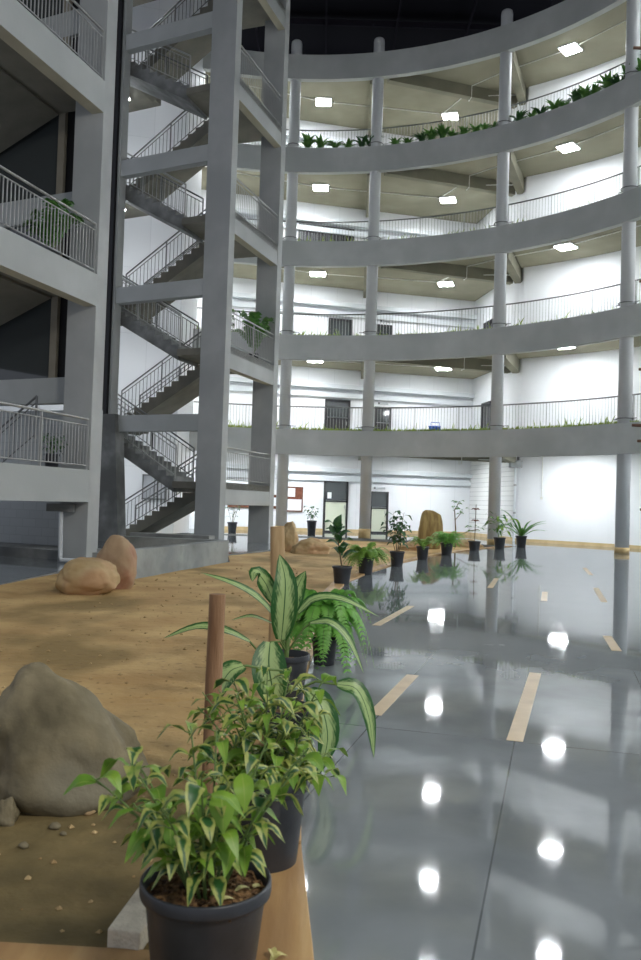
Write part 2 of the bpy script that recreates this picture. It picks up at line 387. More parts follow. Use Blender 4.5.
def sand_h(x, y):
    far = max(0., min(1., (y-20)/12))
    h = -.025 - .075*far + .018*noise.noise(V((x*.8, y*.5, 0))) + .010*noise.noise(V((x*3, y*3, 4)))
    h += .05*math.exp(-((x+1.2)**2 + (y-4.1)**2)/.35)            # soil banked up round the nearest boulder
    h += .10*math.exp(-((x-4.6)**2/1.4 + (y-30.0)**2/1.4))
    h += .09*math.exp(-((x+.3)**2/1.2 + (y-27.)**2/2.5))
    return h
ys = [1.2]; 
while ys[-1] < 35.6: ys.append(ys[-1] + .05 + .018*(ys[-1]-1.2))
nx = 130
vs = []; fs = []
for j, y in enumerate(ys):
    x1 = 7.8; x0 = -9.5 if y > 6 else -5
    for i in range(nx+1):
        t = i/nx; x = x0 + (x1-x0)*t if y > 6 else x0 + (1.2-x0)*t
        vs.append((x, y, sand_h(x, y)))
for j in range(len(ys)-1):
    for i in range(nx): a = j*(nx+1)+i; fs.append([a, a+1, a+nx+2, a+nx+1])
# the bed stays under the polished slab
vs = [(x, y, z if True else z) for x, y, z in vs]
bed = MB().add(vs, fs, True).build('sand_bed', M['sand'])
tag(bed, 'orange-brown bare sand and soil filling the bed left of the polished floor', 'sand', kind='stuff')

# timber kerb planks between sand and floor
off = []
def offset_poly(pts, d):
    out = []
    for i, p in enumerate(pts):
        a = V(pts[max(i-1, 0)]); c = V(pts[min(i+1, len(pts)-1)]); t = (c-a).normalized(); out.append((p[0] - t.y*d, p[1] + t.x*d))
    return out
def strip(pts, d0, d1, z0, z1):
    a = offset_poly(pts, d0); c = offset_poly(pts, d1)
    mb = MB()
    k = len(pts); vv = [(p[0], p[1], z) for z in (z0, z1) for p in a] + [(p[0], p[1], z) for z in (z0, z1) for p in c]; ff = []
    for i in range(k-1):
        ff += [[i, i+1, k+i+1, k+i], [2*k+i, 3*k+i, 3*k+i+1, 2*k+i+1], [k+i, k+i+1, 3*k+i+1, 3*k+i], [i, 2*k+i, 2*k+i+1, i+1]]
    ff += [[0, k, 3*k, 2*k], [k-1, 2*k+k-1, 3*k+k-1, k+k-1]]
    return mb.add(vv, ff)
segs = [(0, 4, 'wide plywood kerb plank under the nearest potted plant'), (4, 8, 'timber kerb plank beside the cream-leaved plant pot'),
        (8, 11, 'timber kerb strip beside the middle potted ferns'), (11, 17, 'far timber kerb strip curving towards the round columns')]
for a0, a1, lab in segs:
    w = .26 if a0 == 0 else (.20 if a0 == 4 else .22)
    pp = edge[a0:a1] if a0 == 0 else edge[a0-1:a1]
    if a0: pp = [tuple(V(edge[a0-1]).lerp(V(edge[a0]), .02))] + edge[a0:a1]
    mb = strip(pp, .0, w, -.05, .022)
    o = mb.build('kerb_plank', M['ply'], bevel=.003, origin=(pp[0][0], pp[0][1], 0)); tag(o, lab, 'plank', 'timber kerb planks')
mb = MB().prism([(-2.2, 2.30), (-.30, 2.36), (-.30, 2.58), (-2.2, 2.66)], -.05, .018)
tag(mb.build('kerb_plank', M['ply'], bevel=.003), 'tan board lying along the bottom left edge of the sand', 'plank', 'timber kerb planks')

# inlaid tan strips on the floor
dashes = [((1.30, 11.75), (.69, 9.75), 'tan floor strip right of the leafy pots, behind the nearer one'), ((.80, 6.95), (.40, 5.60), 'tan floor strip just right of the cream-centred leaves'),
          ((1.86, 7.20), (1.20, 5.08), 'longest-looking tan floor strip in the middle of the polished floor'), ((3.24, 9.49), (3.00, 8.50), 'tan floor strip near the right edge of the photo'),
          ((5.05, 15.45), (4.41, 13.08), 'tan floor strip in front of the rightmost column'), ((3.85, 14.4), (3.45, 12.95), 'short tan floor strip among the middle reflections'),
          ((3.55, 16.9), (3.00, 14.8), 'tan floor strip in front of the thin-stemmed plant pots'), ((6.54, 20.9), (5.97, 18.6), 'faint farthest tan floor strip toward the right wall')]
for a, c, lab in dashes:
    a = V(a); c = V(c); t = (a-c).normalized(); w = .048; s_ = V((t.y, -t.x))*w
    o = MB().prism([tuple(a+s_), tuple(a-s_), tuple(c-s_), tuple(c+s_)], -.002, .003).build('floor_strip', M['tape']); tag(o, lab, 'floor strip', 'tan strips inlaid in the polished floor')

# ------------------------------------------------------------------ ring galleries
for n in range(1, 6):
    # floor slab / ceiling
    inner = arc(13.625, AZ0, AZ1, 2.5) + [(ring(13.625, AZ1)[0], 2.)]
    poly = inner + [p for p in wall_line[::-1]]
    z = 4.*n
    o = flat_poly(poly, z-.05, z+.15, 'ceiling', M['soffit']); o['kind'] = 'structure'
    o = flat_poly(poly, z+.15, z+.18, 'floor', M['bouncefloor']); o['kind'] = 'structure'  # pale layer added on the slab tops to bounce light onto the soffits
    # band beam
    o = arc_prism(MB(), 13.36, 13.62, AZ0, AZ1, z-.60, z+.45, 1.5, True).build('gallery_parapet', M['paint'])
    tag(o, 'curved grey concrete parapet band of the ' + ['lowest', 'second lowest', 'middle', 'second highest', 'topmost'][n-1] + ' gallery', 'parapet', 'curved gallery parapets')
    if n < 5:
        o = arc_prism(MB(), 13.62, 13.98, AZ0, AZ1, z+.18, z+.40, 2, True).build('planter_trough', M['planter_soil'])
        tag(o, 'soil-filled planter trough behind the ' + ['lowest', 'second lowest', 'middle', 'second highest'][n-1] + ' curved parapet', 'planter', 'gallery planter troughs')
# white back walls, one storey high each
for n in range(0, 5):
    z0 = 0 if n == 0 else 4.*n+.18; z1 = 4.*(n+1)-.05
    def wallseg(pts, name, mat):
        mb = strip(pts, 0, -.2 if name != 'x' else .2, z0, z1); o = mb.build(name, mat); o['kind'] = 'structure'
        return o
    def wall_at(a, c, name, mat, th=.2):
        a = V(a); c = V(c); t = (c-a); L_ = t.length; ang = math.atan2(t.y, t.x)
        o = MB().prism([(0, 0), (L_, 0), (L_, th), (0, th)], 0, z1-z0).build(name, mat); o.location = (a.x, a.y, z0); o.rotation_euler.z = ang; o['kind'] = 'structure'; return o
    wall_at((-13.5, 37.6), WL0, 'wall_left', M['wall_panel'])
    wall_at(WL0, WL1, 'wall_back', M['wall_panel'])
    wall_at(WL1, WP, 'wall_side', M['shutter'] if n == 0 else M['wall'])
    mb = strip([WP] + arc(WALLR, 34.5, 92, 2.5) + [(ring(WALLR, 92)[0], 2.)], 0, .2, z0, z1); o = mb.build('wall_right', M['wall']); o['kind'] = 'structure'
    # shallow ledge beam and duct on the back wall
    d = (V(WL1)-V(WL0)).normalized(); nn = V((d.y, -d.x))
    a = V(WL0)+d*.0; c = V(WL1)
    zt = z1 - .78 if n else 3.1
    mb = MB().prism([tuple(a), tuple(c), tuple(c+nn*.35), tuple(a+nn*.35)], zt-.20, zt)
    o = mb.build('duct', M['duct']); tag(o, f'pale duct running along the white back wall on the {ORD[n]} floor', 'duct', 'wall ducts')
    mb = MB().prism([tuple(a), tuple(c), tuple(c+nn*.18), tuple(a+nn*.18)], zt-.62, zt-.38)
    o = mb.build('cable_tray', M['duct']); tag(o, f'pale cable tray below the duct on the {ORD[n]} floor back wall', 'cable tray', 'wall cable trays')
# skirtings on the ground floor
d = (V(WL1)-V(WL0)).normalized(); nn = V((d.y, -d.x))
o = MB().prism([tuple(V(WL0)), tuple(V(WL1)), tuple(V(WL1)+nn*.03), tuple(V(WL0)+nn*.03)], 0, .16).build('baseboard_back', M['skirt']); o['kind'] = 'structure'
mb = strip([WP] + arc(WALLR, 34.5, 92, 2.5), -.03, .02, 0, .13); o = mb.build('baseboard_right', M['skirt']); o['kind'] = 'structure'
d2 = (V(WP)-V(WL1)).normalized(); n2 = V((d2.y, -d2.x))
o = MB().prism([tuple(V(WL1)), tuple(V(WP)), tuple(V(WP)+n2*.03), tuple(V(WL1)+n2*.03)], 0, .16).build('baseboard_side', M['skirt']); o['kind'] = 'structure'

# ceiling beams
for n in range(1, 6):
    z = 4.*n - .05
    fl_ = ORD[n-1]
    def beam(a, c, w, h, lab):
        a = V(a); c = V(c); t = (c-a).normalized(); s_ = V((t.y, -t.x))*w/2
        o = MB().prism([tuple(a+s_), tuple(a-s_), tuple(c-s_), tuple(c+s_)], z-h, z+.02).build('ceiling_beam', M['beamdark']); tag(o, lab, 'beam', 'gallery ceiling beams')
    beam((2.35, 35.80), (8.25, 37.75), .3, .5, f'olive-grey beam slanting across the {fl_} floor ceiling to the thick column')
    beam((7.05, 33.7), (8.5, 37.4), .34, .55, f'short radial ceiling beam behind the column right of centre, {fl_} floor')
    beam((1.72, 36.2), (1.95, 41.6), .26, .4, f'ceiling beam behind the second column from the tower, {fl_} floor')

# round columns, one storey-high cylinders read as a single shaft
CAZ = [(-1.0, 'leftmost round column, beside the stair tower'), (13.9, 'second round column from the stair tower'), (36.9, 'third round column, right of centre'), (59.7, 'rightmost visible round column'),
       (82.5, 'round column beyond the right edge')]
for az, lab in CAZ:
    x, y = ring(RC+.02, az)
    r = .235
    root = thing('round_column', (x, y, 0), 'tall grey ' + lab, 'column', 'round atrium columns')
    MB().lathe([(0, 0), (r, 0), (r, 20.7), (r, 21.0), (r-.02, 21.12), (r-.06, 21.16), (0, 21.16)], 32).build('shaft', M['column'], root)
    MB().lathe([(r, 0), (r+.015, 0), (r+.015, .2 if az > 20 else .38), (r, .2 if az > 20 else .38)], 32).build('base_collar', M['collar'], root)
    for n in range(1, 5):
        z = 4.*n+.62
        mb = MB().tube([(r*1.25*math.cos(t), r*1.25*math.sin(t), z) for t in [2*math.pi*k/20 for k in range(21)]], .018, 6, False)
        a = R(az); tx, ty = math.cos(a), -math.sin(a)
        mb.tube([(tx*-.5, ty*-.5, z), (tx*-.28, ty*-.28, z)], .015, 6); mb.tube([(tx*.28, ty*.28, z), (tx*.5, ty*.5, z)], .015, 6)
        mb.build('clamp_ring', M['rail_dark'], root)

# gallery railings, one per bay and floor
bays = [(-42, -22, 'far left bay behind the tower'), (-21.8, -.8, 'bay behind the stair tower'), (-.6, 14, 'narrow bay beside the stair tower'), (14.2, 37, 'bay left of the centre-right column'), (37.2, 59.6, 'bay right of the centre-right column'),
        (59.8, 81, 'bay at the right edge')]
for n in range(1, 5):
    for a0, a1, lab in bays:
        rr = 14.08; zb, zt = 4.*n+.40, 4.*n+1.50
        px, py = ring(rr, a0)
        root = thing('gallery_railing', (px, py, 4.*n+.18), f'thin metal railing with upright bars, {ORD[n]} floor, {lab}', 'railing', 'gallery railings')
        def loc(p, z): return (p[0]-px, p[1]-py, z-(4.*n+.18))
        m_ = max(6, int((a1-a0)*1.2))
        mb = MB().tube([loc(ring(rr, a0+(a1-a0)*i/m_), zt) for i in range(m_+1)], .028, 8); mb.build('top_rail', M['rail_dark'], root)
        MB().tube([loc(ring(rr, a0+(a1-a0)*i/m_), zb+.1) for i in range(m_+1)], .015, 6).build('bottom_rail', M['rail_dark'], root)
        L_ = R(a1-a0)*rr; nb = int(L_/.13); mb = MB()
        for i in range(1, nb):
            p = ring(rr, a0+(a1-a0)*i/nb); q0 = loc(p, zb+.1); q1 = loc(p, zt); mb.bar(q0, q1, .016, .016)
        mb.build('baluster_panel', M['rail'], root)
        for i in range(0, 4):
            p = ring(rr, a0+(a1-a0)*i/3); MB().bar(loc(p, 4.*n+.18), loc(p, zt), .026, .026).build('post', M['rail'], root)

# light fittings
LP = [(-.42, 38.75, 0), (5.6, 39.8, 15), (9.47, 33.6, 41), (-5.0, 37.0, -12), (-9.3, 34.6, -30), (13.4, 27.2, 68), (14.4, 19.5, 90), (14.4, 12.5, 90), (14.4, 5.5, 90)]
LN = ['bay nearest the stair tower', 'recessed bay left of the centre-right column', 'bay between the two right columns', 'bay hidden behind the stair tower', 'far left bay', 'bay past the right edge', 'right wing, far', 'right wing, middle', 'right wing, near']
proto = None
for n in range(1, 6):
    z = 4.*n - .05 - (.14 if n == 1 else 0)
    for k, (x, y, ang) in enumerate(LP):
        lab = f'bright square ceiling light over the {ORD[n-1]} floor, {LN[k]}'
        if proto is None:
            proto = thing('ceiling_light', (x, y, z), lab, 'ceiling light', 'square gallery ceiling lights', -R(ang))
            MB().box((0, 0, -.03), (.74, .74, .06)).build('housing', M['housing'], proto)
            MB().box((0, 0, -.068), (.66, .66, .016)).build('diffuser', M['lamp'], proto)
        else:
            c = proto.copy(); COL.objects.link(c); c.location = (x, y, z); c.rotation_euler.z = -R(ang); c['label'] = lab
            for ch in list(proto.children): q = ch.copy(); COL.objects.link(q); q.parent = c
    path = [(-9.3, 34.6), (-5., 37.), (-.42, 38.75), (5.2, 39.6), (6.6, 37.2), (9.47, 33.6), (11.6, 30.6), (13.4, 27.2)]
    if n > 0:
        pts = [(a, c, z-.03) for a, c in path]
        mb = MB().tube(pts[:4], .022, 6); mb.tube([(5.2, 39.6, z-.03), (6.0, 37.6, z-.03), (6.05, 37.3, z-.03), (6.05, 37.25, z-.52), (6.1, 36.9, z-.52), (6.1, 36.85, z-.03), (7.2, 35.6, z-.03), pts[5], pts[6], pts[7]], .022, 6)
        mb.tube([(6.05, 37.3, z-.30), (7.2, 37.1, z-.30), (8.3, 37.0, z-.30)], .02, 6)
        tag(mb.build('conduit', M['conduit']), f'white electrical conduit linking the lights of the {ORD[n-1]} floor ceiling', 'conduit', 'ceiling conduits')

# doors and boards on the white back wall (local x along the wall)
wd = (V(WL1)-V(WL0)).normalized(); wn = V((wd.y, -wd.x)); wang = math.atan2(wd.y, wd.x)
def on_wall(x):                              # point of the back wall with this x
    t = (x-WL0[0])/wd.x; return V(WL0)+wd*t
dn = 0
def door(x0, x1, ztop, n, style, sgn=True):
    global dn; dn += 1
    z0 = 0 if n == 0 else 4.*n+.18
    p = on_wall(x0); w = (x1-x0)/wd.x; h = ztop - z0
    root = bpy.data.objects.new(f'door_{dn}', None); COL.objects.link(root); root.location = (p.x+wn.x*.01, p.y+wn.y*.01, z0); root.rotation_euler.z = wang; root['kind'] = 'structure'
    f = .09
    mb = MB()
    for c, d in (((f/2, -.04, h/2), (f, .1, h)), ((w-f/2, -.04, h/2), (f, .1, h)), ((w/2, -.04, h-f/2), (w-2*f, .1, f)), ((w/2, -.04, h*.6), (w-2*f, .1, .05)), ((w/2, -.04, .04), (w-2*f, .1, .08))): mb.box(c, d)
    mb.build('door_frame', M['doorframe'], root)
    MB().box((w/2, -.03, h*.8-.01), (w-2*f, .03, h*.4-f-.04)).build('glass_pane', M['glass'], root)
    lp = MB().box((w/2, -.03, h*.3+.03), (w-2*f, .04, h*.6-.1)).build('door_panel', M['doorcream'] if style == 'cream' else M['doorframe'], root)
    MB().box((w-f-.08, -.08, h*.5), (.03, .04, .18)).build('door_handle', M['rail'], root)
    if sgn:
        mb = MB().box((w*.5, -.03, h+.17), (w*.62, .03, .10)); o = mb.build('door_sign', M['sign'], root)
        mb = MB()                                      # dots and dashes too small to read in the photograph
        mb.box((w*.23, -.055, h+.17), (.09, .01, .08)); mb.build('sign_mark', M['doorframe'], o)
    return root
dr = door(.17, 1.35, 2.50, 0, 'cream')
MB().box((.28, -.06, 1.78), (.2, .01, .3)).build('paper_notice', M['paper'], dr)
door(2.45, 3.37, 2.05, 0, 'cream'); door(.10, 1.32, 6.45, 1, 'dark'); door(2.56, 3.38, 6.24, 1, 'dark')
door(.15, 1.30, 10.42, 2, 'dark', False); door(2.55, 3.32, 10.33, 2, 'dark')
# dark grille on the third floor wall
p = on_wall(-1.45); root = thing('wall_grille', (p.x+wn.x*.02, p.y+wn.y*.02, 12.2), 'wide dark ventilation grille on the third floor back wall beside the stair tower', 'grille', rz=wang)
MB().box((1.4, -.02, 1.35), (2.8, .04, 2.7)).build('backing', M['doorframe'], root)
for k in range(14): MB().box((.1+.2*k, -.06, 1.35), (.03, .03, 2.65)).build('bar', M['rail_dark'], root)
# side wall doors
sd = (V(WP)-V(WL1)).normalized(); sang = math.atan2(sd.y, sd.x)
for n, h in ((1, 2.35), (2, 2.3)):
    dn += 1; p = V(WL1)+sd*1.6
    root = bpy.data.objects.new(f'door_{dn}', None); COL.objects.link(root); root.location = (p.x, p.y, 4.*n+.18); root.rotation_euler.z = sang; root['kind'] = 'structure'
    mb = MB(); mb.box((.05, -.04, h/2), (.1, .1, h)).box((1.15, -.04, h/2), (.1, .1, h)).box((.6, -.04, h-.05), (1.0, .1, .1)); mb.build('door_frame', M['doorframe'], root)
    MB().box((.6, -.03, h/2-.05), (1.0, .04, h-.12)).build('door_panel', M['doorframe'], root)
    MB().box((1.0, -.08, 1.1), (.03, .05, .16)).build('door_handle', M['rail'], root)
# notice boards
def board(x0, x1, z0, z1, lab, papers):
    p = on_wall(x0); w = (x1-x0)/wd.x
    root = thing('notice_board', (p.x+wn.x*.01, p.y+wn.y*.01, z0), lab, 'notice board', rz=wang); h = z1-z0
    MB().box((w/2, -.02, h/2), (w-.06, .03, h-.06)).build('board', M['cork'], root)
    mb = MB(); f = .05
    for c, d in (((f/2, -.03, h/2), (f, .06, h)), ((w-f/2, -.03, h/2), (f, .06, h)), ((w/2, -.03, f/2), (w-2*f, .06, f)), ((w/2, -.03, h-f/2), (w-2*f, .06, f))): mb.box(c, d)
    mb.build('frame', M['boardframe'], root)
    for (a, c, e, g) in papers: MB().box(((a+c)/2*w, -.042, (e+g)/2*h), ((c-a)*w, .008, (g-e)*h)).build('paper_sheet', M['paper'], root)
board(-1.62, -.83, .93, 2.14, 'brown framed notice board with white papers left of the black-framed door', [(.08, .52, .6, .94), (.08, .92, .06, .5)])
board(-4.35, -1.85, 1.05, 1.72, 'long low brown notice board seen under the stair tower landing', [(.78, .9, .2, .8)])
# blue bin-like item behind the first floor planter
root = thing('plastic_crate', (5.35, 40.4, 4.18), 'small blue plastic crate behind the lowest gallery railing', 'crate')
MB().lathe([(0, 0), (.22, 0), (.28, 1.0), (.3, 1.0), (.3, 1.05), (.26, 1.05), (.2, .05), (0, .05)], 4).build('body', M['blue'], root)
MB().tube([(-.2, -.2, 1.05), (-.2, -.2, 1.2), (.2, -.2, 1.2), (.2, -.2, 1.05)], .02, 6).build('handle', M['blue'], root)
# drain pipes on the right wall behind the third column
root = thing('drain_pipe', (8.45, 36.9, 0), 'thin white vertical pipe at the wall corner behind the third column', 'pipe')
MB().tube([(0, 0, .0), (0, 0, 3.9)], .05, 10).build('pipe', M['pipe'], root)
MB().box((0, 0, 3.35), (.5, .4, .3)).build('junction_box', M['rail_dark'], root)
for z in (1.2, 2.4): MB().tube([(0, 0, z), (0, 0, z+.08)], .062, 10).build('bracket', M['rail'], root)
o = MB().tube([(9.4, 36.05, 1.9), (9.4, 36.05, 3.9)], .02, 8).tube([(9.4, 36.05, 1.85), (9.4, 36.05, 1.95)], .06, 8).build('pull_cord', M['conduit']); tag(o, 'thin cable hanging down the white wall right of the third column', 'cable')

# ------------------------------------------------------------------ planter greenery
rnd = random.Random(5)
clump = MB()
def make_clump(seed, h, nbl, w, mat, spread=.6):
    r = random.Random(seed); mb = MB()
    for k in range(nbl):
        a = r.uniform(0, 6.283); l = h*r.uniform(.6, 1.1); s_ = spread*r.uniform(.3, 1)
        d = V((math.cos(a), math.sin(a), 0))
        mb.leaf([(0, 0, 0), tuple(d*l*.3*s_ + V((0, 0, l*.6))), tuple(d*l*.8*s_ + V((0, 0, l*(1-.35*s_))))], w, (-d.x, -d.y, 1), .2)
    return mb
protos = [make_clump(k, .46, 34, .08, None, .85).build('planter_plant', M['leaf_mid' if k % 4 else 'leaf_dark']) for k in range(4)]
first = {0: True, 1: True, 2: True, 3: True}
azs = []
a = -3.
while a < 62:
    if min(abs(a-c[0]) for c in CAZ) > 1.1: azs.append(a)
    a += rnd.uniform(1.5, 2.6)
for i, a in enumerate(azs):
    k = rnd.randrange(4); x, y = ring(13.74, a)
    o = protos[k] if first[k] else protos[k].copy()
    if not first[k]: COL.objects.link(o)
    first[k] = False
    o.location = (x, y, 16.38); o.rotation_euler.z = rnd.uniform(0, 6); s_ = rnd.uniform(1.0, 1.75); o.scale = (s_*1.25, s_*1.25, s_)
    side = 'beside the tower' if a < 13 else ('between the second and third columns' if a < 36.9 else 'between the third and rightmost columns')
    tag(o, f'dark green spiky clump in the topmost planter, {side}', 'plant', 'clumps in the topmost planter ' + side)
for n in range(1, 4):
    r = random.Random(n); mb = MB()
    for k in range(2600 if n == 1 else 2000):
        az = r.uniform(-24, 64)
        if noise.noise(V((az*.25, n*7, 0))) < (-.6 if n == 1 else -.25): continue
        x, y = ring(r.uniform(13.66, 13.92), az)
        h = r.uniform(.07, .17) * (1 + 1.2*(r.random() < .05)) * (1.25 if n == 1 else 1.2)
        d = V((r.uniform(-1, 1), r.uniform(-1, 1), 0))*h*.5
        mb.leaf([(x, y, 4.*n+.38), (x+d.x*.4, y+d.y*.4, 4.*n+.40+h*.6), (x+d.x, y+d.y, 4.*n+.40+h)], r.uniform(.02, .05), (.3, -1, .4), .1)
    tag(mb.build('planter_grass', M['grass']), f'low bright green grass growing along the {["lowest", "second lowest", "middle"][n-1]} planter', 'grass', kind='stuff')

# ------------------------------------------------------------------ stair tower beyond
FB = V((-2.87, 24.42)); TW = V((-.895, .445)).normalized(); TE = V((.30, .954)).normalized()
def tp(s, t): p = FB + TW*s + TE*t; return (p.x, p.y)
def pill(c0, wv, dv, z0, z1, name, lab, mat=None):
    pts = [tuple(c0), tuple(c0+wv), tuple(c0+wv+dv), tuple(c0+dv)]
    o = MB().prism(pts, z0, z1).build(name, mat or M['pillar'], bevel=.012); tag(o, lab, 'pillar', 'rectangular tower pillars'); return o
ZT = 23.2
pill(FB, TW*.86, TE*.40, -.02, ZT, 'concrete_pillar', 'broad grey rectangular pillar at the near right corner of the stair tower')
CF = V((-1.66, 28.10))
pill(CF, TW*.80, V((.12, .38)), -.02, ZT, 'concrete_pillar', 'grey rectangular pillar at the far right corner of the stair tower')
pill(V(tp(4.13, .0)), TW*.10, TE*.4, 3.9, ZT, 'concrete_pillar', 'slim grey pillar at the left corner of the stair tower')
# dark cladding strip and battered wall at its foot
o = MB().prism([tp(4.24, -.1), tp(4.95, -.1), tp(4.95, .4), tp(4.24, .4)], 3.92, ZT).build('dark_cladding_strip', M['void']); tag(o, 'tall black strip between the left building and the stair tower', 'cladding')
a0 = V(tp(3.85, -.15)); 
vs = []
for z, sx in ((-.05, 0.30), (3.92, 0)):
    for s, t in ((3.85-sx, -.15), (5.4, -.15), (5.4, .35), (3.85-sx, .35)): vs.append((*tp(s, t), z))
o = MB().add(vs, [[0, 1, 2, 3], [7, 6, 5, 4], [4, 5, 1, 0], [5, 6, 2, 1], [6, 7, 3, 2], [7, 4, 0, 3]]).build('buttress_wall', M['raw']); tag(o, 'dark grey tapering concrete wall between the white pillar and the stairs', 'wall')
# front floor beams
for n in range(1, 6):
    z = 4.*n - .11
    o = MB().prism([tp(.80, .05), tp(4.13, .05), tp(4.13, .33), tp(.80, .33)], z-.5, z).build('floor_beam', M['paint'], bevel=.01)
    tag(o, f'grey beam across the front of the stair tower at the {ORD[n]} floor', 'beam', 'stair tower front beams')
    o = MB().prism([tp(5.15, .3), tp(6.7, .3), tp(6.7, 4.1), tp(5.15, 4.1)], z-.2, z).build('stair_landing', M['stairsoffit']); tag(o, f'left-hand concrete landing of the stair tower at the {ORD[n]} floor', 'landing', 'stair tower floor landings')

def railing(name, pts, h, lab, group, spacing=.12, posts=2, mat='rail', parent=None, double=True):
    """railing along a 3D base polyline"""
    pts = [V(p) for p in pts]; o0 = pts[0].copy()
    if parent is None: root = thing(name, tuple(o0), lab, 'railing', group)
    else: root = bpy.data.objects.new(name, None); COL.objects.link(root); root.parent = parent; root.location = tuple(o0 - V(parent.location))
    P = [p-o0 for p in pts]; up = V((0, 0, 1))
    MB().tube([tuple(p+up*h) for p in P], .026, 8).build('top_rail', M[mat], root)
    mb = MB().tube([tuple(p+up*.09) for p in P], .014, 6)
    if double: mb.tube([tuple(p+up*(h-.13)) for p in P], .014, 6)
    mb.build('lower_rails', M[mat], root)
    mb = MB(); top = h-.13 if double else h
    for a, c in zip(P[:-1], P[1:]):
        L_ = (V((c.x, c.y)) - V((a.x, a.y))).length; k = max(1, int(L_/spacing))
        for i in range(1, k):
            q = a.lerp(c, i/k); mb.bar(tuple(q+up*.09), tuple(q+up*top), .018, .018)
    mb.build('baluster_panel', M[mat], root)
    for a, c in zip(P[:-1], P[1:]):
        for i in range(posts+1): q = a.lerp(c, i/posts); MB().bar(tuple(q), tuple(q+up*h), .042, .042).build('post', M[mat], root)
    return root

def flight(s0, s1, t0, t1, z0, z1, lab, mat=None):
    """stair flight: local s from s0 (z0) to s1 (z1); sawtooth steps with sloping soffit"""
    nst = 12; prof = []
    ds = (s1-s0)/(nst-1); dz = (z1-z0)/nst
    top = [(s0, z0)]
    for i in range(nst-1): top += [(s0+ds*i, z0+dz*(i+1)), (s0+ds*(i+1), z0+dz*(i+1))]
    top += [(s1, z1)]
    bot = [(s1, z1-.52), (s0, z0-.32)]
    if z0 < .2: bot = [(s1, z1-.50), (s0+ds*1.6, -.02), (s0, -.02)]
    poly = top + bot
    base = V((*tp(s0, t0), z0))
    mb = MB(); k = len(poly)
    A = [V((*tp(s, t0), z)) - base for s, z in poly]; B_ = [V((*tp(s, t1), z)) - base for s, z in poly]
    root = thing('stair_flight', tuple(base), lab, 'stairs', 'stair tower flights')
    bm = bmesh.new(); va = [bm.verts.new(p) for p in A]; vb = [bm.verts.new(p) for p in B_]
    bm.faces.new(va); bm.faces.new(vb[::-1])
    for i in range(k): j = (i+1) % k; bm.faces.new([va[j], va[i], vb[i], vb[j]])
    bmesh.ops.recalc_face_normals(bm, faces=bm.faces); bmesh.ops.triangulate(bm, faces=[f for f in bm.faces if len(f.verts) > 4])
    me = bpy.data.meshes.new('steps'); bm.to_mesh(me); bm.free(); me.materials.append(mat or M['stairsoffit'])
    o = bpy.data.objects.new('steps', me); COL.objects.link(o); o.parent = root
    for t in (t0+.08, t1-.08):
        rm = 'rail' if t0 < 1 and t < 1 else 'rail_dark'
        railing('handrail', [(*tp(s0, t), z0+dz*.6), (*tp(s1, t), z1)], 1.0, '', None, .15, 2, rm, parent=root)
    return root
for n in range(0, 6):
    z0 = 4.*n - (.11 if n else 0); zm = 4.*n + 1.9; z2 = 4.*n + 3.89
    flight(5.2, 1.9, 2.15, 3.55, z0, zm, f'stair flight climbing right at the back of the tower from the {ORD[n]} floor')
    if n < 5: flight(1.9, 5.2, .45, 1.85, zm, z2, f'stair flight climbing left at the front of the tower above the {ORD[n]} floor landing', M['raw'])
    # half landing slab and its edge beam on the atrium side
    if zm < 23:
        e0 = V((-2.78, 24.78)); e1 = V((-1.56, 28.44))
        o = MB().prism([tuple(e0 + (e1-e0)*.0), tuple(e1), tp(1.9, 4.0), tp(1.9, .35)], zm-.2, zm).build('half_landing', M['stairsoffit']); tag(o, f'half landing slab above the {ORD[n]} floor between the tower pillars', 'landing', 'stair tower half landings')
        # beam: outer face on the facade line
        nrm = V((-(e1-e0).normalized().y, (e1-e0).normalized().x))
        o = MB().prism([tuple(e0), tuple(e1), tuple(e1+nrm*.25), tuple(e0+nrm*.25)], zm-.655, zm+.0, 0, 1).build('landing_beam', [M['paint'], M['beige']]); tag(o, f'pale grey edge beam between the two right tower pillars above the {ORD[n]} floor', 'beam', 'tower landing edge beams')
        q0 = e0+nrm*.06; q1 = e1+nrm*.06 - (e1-e0).normalized()*.12; q0 = q0 + (e1-e0).normalized()*.02
        railing('landing_railing', [(q0.x, q0.y, zm), (q1.x, q1.y, zm)], 1.03, f'steel railing between the right tower pillars on the half landing above the {ORD[n]} floor', 'tower landing railings', .13, 2)

lproto = None  # hidden lights added to brighten the stairs and the white wall behind
for n in range(1, 6):
    x, y = tp(6.15, 2.9); lab = f'unseen fill light added under the left stair landing at the {ORD[n]} floor'
    if lproto is None:
        lproto = thing('landing_fill_light', (x, y, 4.*n-.31), lab, 'ceiling light', 'added stair fill lights')
        MB().box((0, 0, -.03), (.5, .5, .06)).build('housing', M['housing'], lproto); MB().box((0, 0, -.068), (.44, .44, .016)).build('diffuser', M['lamp'], lproto)
    else:
        c = lproto.copy(); COL.objects.link(c); c.location = (x, y, 4.*n-.31); c['label'] = lab
        for ch in list(lproto.children): q = ch.copy(); COL.objects.link(q); q.parent = c
